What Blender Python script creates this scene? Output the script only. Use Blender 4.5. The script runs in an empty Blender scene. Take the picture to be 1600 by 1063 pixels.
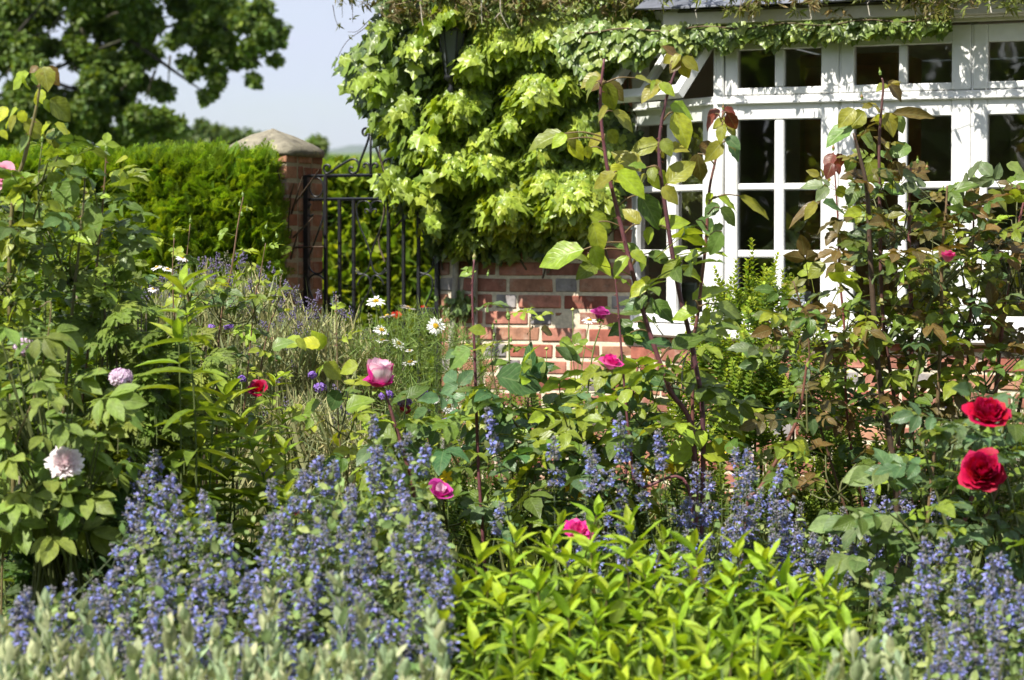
import bpy, math
import numpy as np
from mathutils import Vector, Matrix

# ------------------------------------------------------------------ camera, sky, sun, exposure
SC = bpy.context.scene
H_EYE = 1.35
F = 3778.0                      # focal length in photograph pixels (1600 px wide)
PITCH = math.atan(151.5 / F)
cam_data = bpy.data.cameras.new('camera')
cam = bpy.data.objects.new('camera', cam_data)
SC.collection.objects.link(cam)
cam_data.sensor_width = 36.0
cam_data.lens = 36.0 * F / 1600.0
cam_data.clip_start = 0.1
cam_data.clip_end = 20000
cam.location = (0, 0, H_EYE)
cam.rotation_euler = (math.pi / 2 - PITCH, 0, 0)
cam_data.dof.use_dof = True
cam_data.dof.focus_distance = 8.4
cam_data.dof.aperture_fstop = 4.7
SC.camera = cam

SUN_EL, SUN_AZ = math.radians(51), math.radians(42)    # azimuth: behind the camera, turned to its left
S_DIR = Vector((-math.sin(SUN_AZ) * math.cos(SUN_EL), -math.cos(SUN_AZ) * math.cos(SUN_EL), math.sin(SUN_EL)))
sun_data = bpy.data.lights.new('sun', 'SUN')
sun_data.energy = 5.0
sun_data.angle = math.radians(0.55)
sun_data.color = (1.0, 0.95, 0.85)
sun = bpy.data.objects.new('sun', sun_data)
SC.collection.objects.link(sun)
sun.rotation_euler = (-S_DIR).to_track_quat('-Z', 'Y').to_euler()
sun.location = (-8, -10, 14)

world = bpy.data.worlds.new('World')
SC.world = world
world.use_nodes = True
nt = world.node_tree
for n_ in list(nt.nodes):
    nt.nodes.remove(n_)
w_out = nt.nodes.new('ShaderNodeOutputWorld')
w_bg = nt.nodes.new('ShaderNodeBackground')
w_sky = nt.nodes.new('ShaderNodeTexSky')
w_sky.sky_type = 'NISHITA'
w_sky.sun_disc = False
w_sky.sun_elevation = SUN_EL
w_sky.sun_rotation = math.pi + SUN_AZ
w_sky.air_density = 1.0
w_sky.dust_density = 1.6
w_bg.inputs['Strength'].default_value = 0.094
w_tc = nt.nodes.new('ShaderNodeTexCoord')
w_map = nt.nodes.new('ShaderNodeMapping')
w_map.inputs['Scale'].default_value = (2.2, 2.2, 7.0)
w_map.inputs['Location'].default_value = (0.3, 0.1, 0.25)
w_noise = nt.nodes.new('ShaderNodeTexNoise')
w_noise.inputs['Scale'].default_value = 2.6
w_noise.inputs['Detail'].default_value = 7
w_noise.inputs['Roughness'].default_value = 0.55
w_ramp = nt.nodes.new('ShaderNodeValToRGB')
w_ramp.color_ramp.elements[0].position = 0.36
w_ramp.color_ramp.elements[0].color = (0.22, 0.22, 0.22, 1)
w_ramp.color_ramp.elements[1].position = 0.62
w_ramp.color_ramp.elements[1].color = (0.95, 0.95, 0.95, 1)
w_mix = nt.nodes.new('ShaderNodeMixRGB')
w_mix.inputs['Color2'].default_value = (3.85, 4.2, 5.3, 1)
nt.links.new(w_tc.outputs['Generated'], w_map.inputs['Vector'])
nt.links.new(w_map.outputs['Vector'], w_noise.inputs['Vector'])
nt.links.new(w_noise.outputs['Fac'], w_ramp.inputs['Fac'])
nt.links.new(w_ramp.outputs['Color'], w_mix.inputs['Fac'])
nt.links.new(w_sky.outputs['Color'], w_mix.inputs['Color1'])
nt.links.new(w_mix.outputs['Color'], w_bg.inputs['Color'])
nt.links.new(w_bg.outputs['Background'], w_out.inputs['Surface'])

SC.view_settings.view_transform = 'Standard'
SC.view_settings.look = 'None'
SC.view_settings.exposure = 0.90
SC.view_settings.gamma = 1.0
SC.render.engine = 'CYCLES'
SC.cycles.max_bounces = 7
SC.cycles.diffuse_bounces = 4
SC.cycles.glossy_bounces = 3
SC.cycles.transmission_bounces = 4
SC.cycles.transparent_max_bounces = 10
SC.cycles.caustics_reflective = False
SC.cycles.caustics_refractive = False
SC.cycles.use_denoising = True

# ------------------------------------------------------------------ pixel -> world helpers
CP, SP = math.cos(PITCH), math.sin(PITCH)
def ray(px, py):
    a = (px - 800.0) / F
    b = -(py - 531.5) / F
    return np.array([a, CP + b * SP, -SP + b * CP])
def W(px, py, Y):
    r = ray(px, py)
    k = Y / r[1]
    return np.array([r[0] * k, Y, H_EYE + r[2] * k])
def Wm(arr, Y):
    return np.array([W(p[0], p[1], Y + (p[2] if len(p) > 2 else 0)) for p in arr])
TH = math.radians(24)
D = np.array([math.cos(TH), -math.sin(TH), 0.0])       # along the facade, to the right and nearer
N = np.array([-math.sin(TH), -math.cos(TH), 0.0])      # out of the facade, towards the garden
UP = np.array([0, 0, 1.0])
class Plane:
    """a vertical plane through P0 along d; t(px) gives the run along it, p(px, py) the point on it"""
    def __init__(s, P0, d, n):
        s.P0, s.d, s.n = np.array(P0, float), np.array(d, float), np.array(n, float)
    def p(s, px, py, off=0.0):
        r = ray(px, py)
        C = np.array([0, 0, H_EYE])
        k = ((s.P0 + s.n * off - C) @ s.n) / (r @ s.n)
        return C + r * k
    def t(s, px, off=0.0):
        return float((s.p(px, 380, off) - s.P0) @ s.d)
    def at(s, t, z, off=0.0):
        q = s.P0 + s.d * t + s.n * off
        return np.array([q[0], q[1], z])

# ------------------------------------------------------------------ mesh accumulation
RNG = np.random.default_rng(7)
class T:
    """a template shape: vertices, faces, uv, tone"""
    def __init__(s, V, Fs, uv=None, tone=None, group=None):
        s.V = np.asarray(V, float)
        s.flat = np.array([i for f in Fs for i in f], dtype=np.int64)
        s.size = np.array([len(f) for f in Fs], dtype=np.int64)
        s.uv = np.zeros((len(s.V), 2)) if uv is None else np.asarray(uv, float)
        s.tone = np.ones((len(s.V), 3)) if tone is None else np.asarray(tone, float)
def join(parts):
    """parts: list of (T, M 3x3, pos, tone or None) -> one T"""
    Vs, fl, sz, uvs, tn, o = [], [], [], [], [], 0
    for t, M, p, c in parts:
        V = t.V @ np.asarray(M).T + np.asarray(p)
        Vs.append(V); fl.append(t.flat + o); sz.append(t.size); uvs.append(t.uv)
        tn.append(t.tone if c is None else t.tone * np.asarray(c)); o += len(V)
    r = T(np.zeros((1, 3)), [])
    r.V, r.flat, r.size = np.concatenate(Vs), np.concatenate(fl), np.concatenate(sz)
    r.uv, r.tone = np.concatenate(uvs), np.concatenate(tn)
    return r
class G:
    def __init__(s):
        s.V, s.fl, s.sz, s.uv, s.c, s.n = [], [], [], [], [], 0
    def add(s, t, M, P, col):
        M = np.asarray(M, float); P = np.asarray(P, float); col = np.asarray(col, float)
        if M.ndim == 2: M = M[None]
        if P.ndim == 1: P = P[None]
        k = len(P)
        if k == 0: return
        if len(M) == 1 and k > 1: M = np.repeat(M, k, 0)
        if col.ndim == 1: col = np.repeat(col[None], k, 0)
        V = np.einsum('kij,nj->kni', M, t.V) + P[:, None, :]
        nv = len(t.V)
        off = (np.arange(k) * nv + s.n)[:, None]
        s.V.append(V.reshape(-1, 3))
        s.fl.append((t.flat[None, :] + off).reshape(-1))
        s.sz.append(np.tile(t.size, k))
        s.uv.append(np.tile(t.uv, (k, 1)))
        s.c.append((col[:, None, :] * t.tone[None]).reshape(-1, 3))
        s.n += k * nv
    def raw(s, V, Fs, col=(1, 1, 1), uv=None):
        V = np.asarray(V, float)
        t = T(V, Fs, uv)
        s.add(t, np.eye(3), np.zeros(3), np.asarray(col, float))
    def tube(s, pts, r, n=6, col=(1, 1, 1), cap=True):
        pts = np.asarray(pts, float)
        m = len(pts)
        r = np.full(m, r, float) if np.isscalar(r) else np.interp(np.linspace(0, 1, m), np.linspace(0, 1, len(r)), r)
        tg = np.gradient(pts, axis=0)
        tg /= np.linalg.norm(tg, axis=1)[:, None] + 1e-12
        ref = np.array([0.3, -0.9, 0.2]) if abs(tg[:, 1]).max() < 0.85 else np.array([0.9, 0.1, 0.3])
        a = np.cross(tg, ref); a /= np.linalg.norm(a, axis=1)[:, None] + 1e-12
        b = np.cross(tg, a)
        th = np.arange(n) / n * 2 * math.pi
        V = pts[:, None, :] + r[:, None, None] * (np.cos(th)[None, :, None] * a[:, None, :] + np.sin(th)[None, :, None] * b[:, None, :])
        V = V.reshape(-1, 3)
        Fs = [(i * n + j, i * n + (j + 1) % n, (i + 1) * n + (j + 1) % n, (i + 1) * n + j) for i in range(m - 1) for j in range(n)]
        if cap:
            Fs.append(tuple(range(n))[::-1]); Fs.append(tuple((m - 1) * n + j for j in range(n)))
        uv = np.stack([np.tile(np.arange(n) / n, m), np.repeat(np.linspace(0, 1, m), n)], 1)
        s.raw(V, Fs, col, uv)
    def mesh(s, name, mats, origin=(0, 0, 0), smooth=True, flatN=None):
        me = bpy.data.meshes.new(name)
        V = np.concatenate(s.V) - np.asarray(origin, float)
        fl = np.concatenate(s.fl); sz = np.concatenate(s.sz)
        me.vertices.add(len(V)); me.vertices.foreach_set('co', V.astype(np.float32).ravel())
        me.loops.add(len(fl)); me.loops.foreach_set('vertex_index', fl.astype(np.int32))
        me.polygons.add(len(sz))
        st = np.concatenate([[0], np.cumsum(sz)[:-1]])
        me.polygons.foreach_set('loop_start', st.astype(np.int32))
        me.polygons.foreach_set('loop_total', sz.astype(np.int32))
        me.polygons.foreach_set('use_smooth', np.full(len(sz), smooth))
        ca = me.color_attributes.new('Col', 'FLOAT_COLOR', 'POINT')
        c4 = np.ones((len(V), 4), np.float32); c4[:, :3] = np.concatenate(s.c)
        ca.data.foreach_set('color', c4.ravel())
        ul = me.uv_layers.new(name='UVMap')
        uv = np.concatenate(s.uv)
        ul.data.foreach_set('uv', uv[fl].astype(np.float32).ravel())
        me.materials.append(mats)
        me.update(calc_edges=True)
        me.validate()
        return me
    def build(s, name, mat, parent=None, smooth=True):
        if not s.V: return None
        org = root_loc(parent)
        me = s.mesh(name, mat, org, smooth)
        o = bpy.data.objects.new(name, me)
        SC.collection.objects.link(o)
        if parent is not None: o.parent = parent
        return o
def root_loc(o):
    if o is None: return (0, 0, 0)
    while o.parent is not None: o = o.parent
    return tuple(o.location)
def thing(name, label, cat, loc=(0, 0, 0), group=None):
    o = bpy.data.objects.new(name, None)
    o.empty_display_size = 0.1
    SC.collection.objects.link(o)
    o.location = tuple(float(v) for v in loc)
    o['label'] = label; o['category'] = cat
    if group: o['group'] = group
    return o
def structure(o, kind='structure'):
    o['kind'] = kind
    return o
def place(me, name, parent, loc, M):
    """a part that shares mesh data: loc in world space, M 3x3"""
    o = bpy.data.objects.new(name, me)
    SC.collection.objects.link(o)
    o.parent = parent
    m = Matrix([[float(M[i][j]) for j in range(3)] for i in range(3)]).to_4x4()
    m.translation = Vector(loc) - Vector(root_loc(parent))
    o.matrix_local = m
    return o

# bevelled box
def _bb():
    Fs = []
    S = [(-1 if not (c & 1) else 1, -1 if not (c & 2) else 1, -1 if not (c & 4) else 1) for c in range(8)]
    idx = {s: i for i, s in enumerate(S)}
    for k in range(3):
        a, b = [x for x in range(3) if x != k]
        for sg in (-1, 1):
            ring = []
            for (sa, sb) in ((-1, -1), (1, -1), (1, 1), (-1, 1)):
                v = [0, 0, 0]; v[k] = sg; v[a] = sa; v[b] = sb
                ring.append(3 * idx[tuple(v)] + k)
            Fs.append(ring)
    for e in range(3):
        a, b = [x for x in range(3) if x != e]
        for sa in (-1, 1):
            for sb in (-1, 1):
                v = [0, 0, 0]; v[a] = sa; v[b] = sb
                v[e] = -1; c0 = idx[tuple(v)]; v[e] = 1; c1 = idx[tuple(v)]
                Fs.append([3 * c0 + a, 3 * c1 + a, 3 * c1 + b, 3 * c0 + b])
    for c in range(8): Fs.append([3 * c, 3 * c + 1, 3 * c + 2])
    V1 = np.zeros((24, 3)); 
    for c in range(8):
        for k in range(3):
            for j in range(3): V1[3 * c + k, j] = S[c][j] * (1.0 if j == k else 0.8)
    out = []
    for f in Fs:
        p = V1[f]; nrm = np.cross(p[1] - p[0], p[2] - p[0])
        out.append(f if nrm @ p.mean(0) > 0 else f[::-1])
    SG = np.array([S[i // 3] for i in range(24)], float)
    FULL = np.zeros((24, 3))
    for i in range(24): FULL[i, i % 3] = 1
    return SG, FULL, out
_SG, _FULL, _BBF = _bb()
def bbox(g, c, h, R=None, bev=0.003, col=(1, 1, 1), jit=0.0, rng=RNG):
    h = np.asarray(h, float)
    bev = min(bev, h.min() * 0.6)
    V = _SG * (h - bev * (1 - _FULL))
    if jit:
        J = rng.normal(0, jit, (8, 3)); V = V + np.repeat(J, 3, 0)
    R = np.eye(3) if R is None else R
    g.raw(V @ np.asarray(R).T + np.asarray(c), _BBF, col, V[:, :2] * 1.0)
def pbox(g, pl, t0, t1, z0, z1, n0, n1, bev=0.003, col=(1, 1, 1)):
    """box in plane coordinates"""
    R = np.stack([pl.d, pl.n, UP], 1)
    c = pl.at((t0 + t1) / 2, (z0 + z1) / 2, (n0 + n1) / 2)
    bbox(g, c, (abs(t1 - t0) / 2, abs(n1 - n0) / 2, abs(z1 - z0) / 2), R, bev, col)

def frames(f, n, side=None):
    """f, n: (k,3); returns (k,3,3) with columns side, f, n'"""
    f = f / (np.linalg.norm(f, axis=1)[:, None] + 1e-9)
    s = np.cross(f, n); s /= np.linalg.norm(s, axis=1)[:, None] + 1e-9
    n2 = np.cross(s, f)
    return np.stack([s, f, n2], 2)
def smoothline(P, k=6):
    P = np.asarray(P, float)
    if len(P) < 3: 
        return np.array([P[0] + (P[-1] - P[0]) * u for u in np.linspace(0, 1, k)])
    Q = np.concatenate([[2 * P[0] - P[1]], P, [2 * P[-1] - P[-2]]])
    out = []
    for i in range(1, len(Q) - 2):
        for u in np.linspace(0, 1, k, endpoint=False):
            a, b, c, d = Q[i - 1], Q[i], Q[i + 1], Q[i + 2]
            out.append(0.5 * (2 * b + (c - a) * u + (2 * a - 5 * b + 4 * c - d) * u * u + (3 * b - a - 3 * c + d) * u ** 3))
    out.append(P[-1])
    return np.array(out)

# ------------------------------------------------------------------ materials
MATS = {}
def new_mat(name):
    m = bpy.data.materials.new(name); m.use_nodes = True
    for n in list(m.node_tree.nodes): m.node_tree.nodes.remove(n)
    return m, m.node_tree
def nd(nt, typ, **kw):
    n = nt.nodes.new(typ)
    for k, v in kw.items():
        if k in n.inputs.keys(): n.inputs[k].default_value = v
        else: setattr(n, k, v)
    return n
def leaf_mat(name, rough=0.45, trans=0.35, vein=0.25, spec=0.5, veins_n=7.0, tcol=(1.25, 1.15, 0.45), noise=0.25, nscale=60, back=0.85, bump=0.3):
    m, nt = new_mat(name); L = nt.links
    att = nd(nt, 'ShaderNodeAttribute', attribute_name='Col')
    tc = nd(nt, 'ShaderNodeTexCoord')
    uv = nd(nt, 'ShaderNodeSeparateXYZ'); L.new(tc.outputs['UV'], uv.inputs[0])
    ax = nd(nt, 'ShaderNodeMath', operation='ABSOLUTE'); L.new(uv.outputs['X'], ax.inputs[0])
    # midrib
    mr = nd(nt, 'ShaderNodeMapRange'); mr.inputs['From Min'].default_value = 0.0; mr.inputs['From Max'].default_value = 0.09
    mr.inputs['To Min'].default_value = 1.0; mr.inputs['To Max'].default_value = 0.0
    L.new(ax.outputs[0], mr.inputs['Value'])
    # side veins
    m1 = nd(nt, 'ShaderNodeMath', operation='MULTIPLY_ADD'); m1.inputs[1].default_value = -0.35
    L.new(ax.outputs[0], m1.inputs[0]); L.new(uv.outputs['Y'], m1.inputs[2])
    m2 = nd(nt, 'ShaderNodeMath', operation='MULTIPLY'); m2.inputs[1].default_value = veins_n; L.new(m1.outputs[0], m2.inputs[0])
    m3 = nd(nt, 'ShaderNodeMath', operation='PINGPONG'); m3.inputs[1].default_value = 0.5; L.new(m2.outputs[0], m3.inputs[0])
    m4 = nd(nt, 'ShaderNodeMapRange'); m4.inputs['From Max'].default_value = 0.16; m4.inputs['To Min'].default_value = 0.55; m4.inputs['To Max'].default_value = 0.0
    L.new(m3.outputs[0], m4.inputs['Value'])
    mx = nd(nt, 'ShaderNodeMath', operation='MAXIMUM'); L.new(mr.outputs[0], mx.inputs[0]); L.new(m4.outputs[0], mx.inputs[1])
    vf = nd(nt, 'ShaderNodeMath', operation='MULTIPLY'); vf.inputs[1].default_value = vein; L.new(mx.outputs[0], vf.inputs[0])
    no = nd(nt, 'ShaderNodeTexNoise', Scale=float(nscale), Detail=3.0); L.new(tc.outputs['Object'], no.inputs['Vector'])
    nr = nd(nt, 'ShaderNodeMapRange'); nr.inputs['From Min'].default_value = 0.3; nr.inputs['From Max'].default_value = 0.7
    nr.inputs['To Min'].default_value = 1 - noise; nr.inputs['To Max'].default_value = 1 + noise
    L.new(no.outputs['Fac'], nr.inputs['Value'])
    vm = nd(nt, 'ShaderNodeVectorMath', operation='SCALE'); L.new(att.outputs['Color'], vm.inputs[0]); L.new(nr.outputs[0], vm.inputs['Scale'])
    lt = nd(nt, 'ShaderNodeMixRGB', blend_type='MIX'); lt.inputs['Color2'].default_value = (0.42, 0.50, 0.22, 1)
    L.new(vf.outputs[0], lt.inputs['Fac']); L.new(vm.outputs[0], lt.inputs['Color1'])
    if vein > .15:
        sp = nd(nt, 'ShaderNodeTexNoise', Scale=21.0, Detail=4.0, Roughness=0.7); L.new(tc.outputs['Object'], sp.inputs['Vector'])
        sr = nd(nt, 'ShaderNodeMapRange'); sr.inputs['From Min'].default_value = 0.63; sr.inputs['From Max'].default_value = 0.72; sr.inputs['To Max'].default_value = 0.6; L.new(sp.outputs['Fac'], sr.inputs['Value'])
        sm = nd(nt, 'ShaderNodeMixRGB'); sm.inputs['Color2'].default_value = (0.17, 0.12, 0.03, 1); L.new(sr.outputs[0], sm.inputs['Fac']); L.new(lt.outputs[0], sm.inputs['Color1']); lt = sm
    geo = nd(nt, 'ShaderNodeNewGeometry')
    bk = nd(nt, 'ShaderNodeMixRGB'); bk.inputs['Color2'].default_value = (0.22, 0.28, 0.14, 1)
    bf = nd(nt, 'ShaderNodeMath', operation='MULTIPLY'); bf.inputs[1].default_value = 1 - back
    L.new(geo.outputs['Backfacing'], bf.inputs[0]); L.new(bf.outputs[0], bk.inputs['Fac']); L.new(lt.outputs[0], bk.inputs['Color1'])
    pb = nd(nt, 'ShaderNodeBsdfPrincipled', Roughness=rough)
    pb.inputs['Specular IOR Level'].default_value = spec
    L.new(bk.outputs[0], pb.inputs['Base Color'])
    if bump:
        bp = nd(nt, 'ShaderNodeBump', Strength=bump, Distance=0.003)
        inv = nd(nt, 'ShaderNodeMath', operation='SUBTRACT'); L.new(no.outputs['Fac'], inv.inputs[0]); L.new(mx.outputs[0], inv.inputs[1])
        L.new(inv.outputs[0], bp.inputs['Height']); L.new(bp.outputs[0], pb.inputs['Normal'])
    tm = nd(nt, 'ShaderNodeVectorMath', operation='MULTIPLY'); tm.inputs[1].default_value = tcol; L.new(lt.outputs[0], tm.inputs[0])
    tr = nd(nt, 'ShaderNodeBsdfTranslucent'); L.new(tm.outputs[0], tr.inputs['Color'])
    ms = nd(nt, 'ShaderNodeMixShader', Fac=trans); L.new(pb.outputs[0], ms.inputs[1]); L.new(tr.outputs[0], ms.inputs[2])
    out = nd(nt, 'ShaderNodeOutputMaterial'); L.new(ms.outputs[0], out.inputs['Surface'])
    MATS[name] = m
    return m
def attr_mat(name, rough=0.6, spec=0.4, noise=0.2, nscale=40.0, bump=0.2, bdist=0.004, metallic=0.0, extra=None, detail=4.0):
    m, nt = new_mat(name); L = nt.links
    att = nd(nt, 'ShaderNodeAttribute', attribute_name='Col')
    tc = nd(nt, 'ShaderNodeTexCoord')
    no = nd(nt, 'ShaderNodeTexNoise', Scale=float(nscale), Detail=detail, Roughness=0.6); L.new(tc.outputs['Object'], no.inputs['Vector'])
    nr = nd(nt, 'ShaderNodeMapRange'); nr.inputs['From Min'].default_value = 0.3; nr.inputs['From Max'].default_value = 0.7
    nr.inputs['To Min'].default_value = 1 - noise; nr.inputs['To Max'].default_value = 1 + noise
    L.new(no.outputs['Fac'], nr.inputs['Value'])
    vm = nd(nt, 'ShaderNodeVectorMath', operation='SCALE'); L.new(att.outputs['Color'], vm.inputs[0]); L.new(nr.outputs[0], vm.inputs['Scale'])
    pb = nd(nt, 'ShaderNodeBsdfPrincipled', Roughness=rough, Metallic=metallic)
    pb.inputs['Specular IOR Level'].default_value = spec
    col = vm.outputs[0]
    if extra: col = extra(nt, tc, col)
    L.new(col, pb.inputs['Base Color'])
    if bump:
        bp = nd(nt, 'ShaderNodeBump', Strength=bump, Distance=bdist); L.new(no.outputs['Fac'], bp.inputs['Height']); L.new(bp.outputs[0], pb.inputs['Normal'])
    out = nd(nt, 'ShaderNodeOutputMaterial'); L.new(pb.outputs[0], out.inputs['Surface'])
    MATS[name] = m
    return m
def blotch(colr, scale, lo, hi, amt=1.0):
    def f(nt, tc, col):
        n = nd(nt, 'ShaderNodeTexNoise', Scale=float(scale), Detail=6.0, Roughness=0.65); nt.links.new(tc.outputs['Object'], n.inputs['Vector'])
        r = nd(nt, 'ShaderNodeMapRange'); r.inputs['From Min'].default_value = lo; r.inputs['From Max'].default_value = hi; r.inputs['To Max'].default_value = amt
        nt.links.new(n.outputs['Fac'], r.inputs['Value'])
        mx = nd(nt, 'ShaderNodeMixRGB'); mx.inputs['Color2'].default_value = (*colr, 1)
        nt.links.new(r.outputs[0], mx.inputs['Fac']); nt.links.new(col, mx.inputs['Color1'])
        return mx.outputs[0]
    return f
def chain(*fs):
    def f(nt, tc, col):
        for g in fs: col = g(nt, tc, col)
        return col
    return f
M_ROSE = leaf_mat('rose_leaf', rough=0.38, trans=0.36, vein=0.26, spec=0.38)
M_SOFT = leaf_mat('soft_leaf', rough=0.52, trans=0.40, vein=0.18, spec=0.35, veins_n=9)
M_PEONY = leaf_mat('peony_leaf', rough=0.52, trans=0.36, vein=0.25, spec=0.35, veins_n=6)
M_GREY = leaf_mat('grey_leaf', rough=0.75, trans=0.25, vein=0.12, spec=0.2, tcol=(1.1, 1.1, 0.7))
M_IVY = leaf_mat('ivy_leaf', rough=0.38, trans=0.36, vein=0.14, spec=0.55, veins_n=0.0001)
M_TREE = leaf_mat('tree_leaf', rough=0.55, trans=0.42, vein=0.0, noise=0.15, nscale=3, bump=0)
M_CONIF = leaf_mat('conifer_leaf', rough=0.6, trans=0.42, vein=0.0, noise=0.15, nscale=5, bump=0, spec=0.3)
M_STEM = attr_mat('green_stem', rough=0.5, noise=0.25, nscale=50)
M_BARK = attr_mat('bark', rough=0.9, noise=0.4, nscale=14, bump=0.8, bdist=0.02, extra=blotch((0.12, 0.14, 0.06), 3, 0.5, 0.7, 0.6))
M_PETAL = leaf_mat('petal', rough=0.55, trans=0.28, vein=0.0, tcol=(1.1, 0.9, 0.95), noise=0.06, nscale=90, bump=0.1, spec=0.25, back=1.0)
M_BRICK = attr_mat('brick_face', rough=0.88, noise=0.28, nscale=22, bump=0.5, bdist=0.006, spec=0.2,
                   extra=chain(blotch((0.52, 0.46, 0.37), 9, 0.54, 0.70, 0.55), blotch((0.09, 0.06, 0.045), 17, 0.56, 0.72, 0.6)))
M_MORTAR = attr_mat('lime_mortar', rough=0.95, noise=0.18, nscale=60, bump=0.7, bdist=0.004, spec=0.1, extra=blotch((0.30, 0.27, 0.22), 6, 0.55, 0.75, 0.6))
M_STONE = attr_mat('lichened_stone', rough=0.95, noise=0.25, nscale=25, bump=0.8, bdist=0.008, spec=0.1,
                   extra=chain(blotch((0.10, 0.09, 0.07), 10, 0.52, 0.66, 0.75), blotch((0.42, 0.40, 0.20), 16, 0.60, 0.70, 0.7)))
M_PAINT = attr_mat('white_paint', rough=0.45, noise=0.05, nscale=24, bump=0.25, bdist=0.002, spec=0.4,
                   extra=chain(blotch((0.55, 0.53, 0.46), 6, 0.52, 0.78, 0.55), blotch((0.34, 0.33, 0.28), 38, 0.66, 0.76, 0.5)))
M_IRON = attr_mat('black_iron', rough=0.38, noise=0.25, nscale=60, bump=0.3, bdist=0.002, spec=0.5, extra=blotch((0.09, 0.045, 0.02), 30, 0.66, 0.74, 0.5))
M_SLATE = attr_mat('slate', rough=0.7, noise=0.25, nscale=18, bump=0.4, extra=blotch((0.30, 0.31, 0.28), 12, 0.58, 0.72, 0.6))
M_ROOM = attr_mat('room_plaster', rough=0.9, noise=0.05, nscale=4, bump=0)
M_CERAMIC = attr_mat('glazed_pot', rough=0.25, noise=0.05, nscale=30, bump=0)
M_SOIL = attr_mat('soil', rough=0.95, noise=0.5, nscale=18, bump=0.9, bdist=0.03, spec=0.1, extra=blotch((0.10, 0.08, 0.05), 5, 0.5, 0.7, 0.5))
M_FIELD = attr_mat('meadow', rough=0.9, noise=0.25, nscale=0.6, bump=0.2, spec=0.1)
def glass_mat():
    m, nt = new_mat('window_glass'); L = nt.links
    tr = nd(nt, 'ShaderNodeBsdfTransparent'); tr.inputs['Color'].default_value = (0.86, 0.9, 0.87, 1)
    gl = nd(nt, 'ShaderNodeBsdfGlossy', Roughness=0.015)
    tc = nd(nt, 'ShaderNodeTexCoord')
    no = nd(nt, 'ShaderNodeTexNoise', Scale=5.0, Detail=1.0); L.new(tc.outputs['Object'], no.inputs['Vector'])
    bp = nd(nt, 'ShaderNodeBump', Strength=0.05, Distance=0.02); L.new(no.outputs['Fac'], bp.inputs['Height']); L.new(bp.outputs[0], gl.inputs['Normal'])
    fr = nd(nt, 'ShaderNodeFresnel', IOR=1.52)
    ma = nd(nt, 'ShaderNodeMath', operation='MULTIPLY_ADD'); ma.inputs[1].default_value = 2.4; ma.inputs[2].default_value = 0.03; ma.use_clamp = True
    L.new(fr.outputs[0], ma.inputs[0])
    ms = nd(nt, 'ShaderNodeMixShader'); L.new(ma.outputs[0], ms.inputs[0]); L.new(tr.outputs[0], ms.inputs[1]); L.new(gl.outputs[0], ms.inputs[2])
    out = nd(nt, 'ShaderNodeOutputMaterial'); L.new(ms.outputs[0], out.inputs['Surface'])
    return m
M_GLASS = glass_mat()
# ------------------------------------------------------------------ leaf, petal and twig shapes
def leaf_T(rows=6, w=0.3, peak=0.42, fold=0.25, curl=0.25, serr=0.0, tip=1.6, cols=4, seed=0, wav=0.02, twist=0.0):
    """unit leaf along +Y from 0 to 1, upper face +Z"""
    r = np.random.default_rng(seed)
    xs = np.linspace(-1, 1, cols + 1)
    V, uv = [], []
    a = math.log(0.5) / math.log(peak)
    for i in range(rows + 1):
        t = i / rows
        wd = w * max(0.0, math.sin(math.pi * (t ** a))) ** (0.85 if t < peak else 1.0 / tip * 1.35) if 0 < t < 1 else 0.004
        if serr and 0 < i < rows: wd *= 1 + (serr if i % 2 else -serr)
        for x in xs:
            y = t - (0.05 * serr * 8 * abs(x) * (i % 2) if serr else 0)
            z = fold * abs(x) * wd - curl * t * t + r.normal(0, wav) * abs(x)
            tw = twist * t
            V.append((x * wd * math.cos(tw) - (z) * math.sin(tw) * 0.3, y, z + x * wd * math.sin(tw)))
            uv.append((x, t))
    c = cols + 1
    Fs = [(i * c + j, i * c + j + 1, (i + 1) * c + j + 1, (i + 1) * c + j) for i in range(rows) for j in range(cols)]
    return T(V, Fs, uv)
def R_z(a): c, s = math.cos(a), math.sin(a); return np.array([[c, -s, 0], [s, c, 0], [0, 0, 1.0]])
def R_x(a): c, s = math.cos(a), math.sin(a); return np.array([[1.0, 0, 0], [0, c, -s], [0, s, c]])
def R_y(a): c, s = math.cos(a), math.sin(a); return np.array([[c, 0, s], [0, 1.0, 0], [-s, 0, c]])
def tube_T(pts, r, n=4, col=(1, 1, 1)):
    g = G(); g.tube(pts, r, n, col, cap=False)
    t = T(np.zeros((1, 3)), []); t.V, t.flat, t.size = g.V[0], g.fl[0], g.sz[0]; t.uv = g.uv[0] * 0 + 0.5; t.tone = g.c[0]
    return t
LEAFLET = [leaf_T(8, 0.30, 0.42, 0.30, 0.22, 0.045, seed=s, wav=0.02, twist=tw) for s, tw in ((1, 0.2), (2, -0.3), (3, 0.0), (4, 0.5))]
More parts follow.
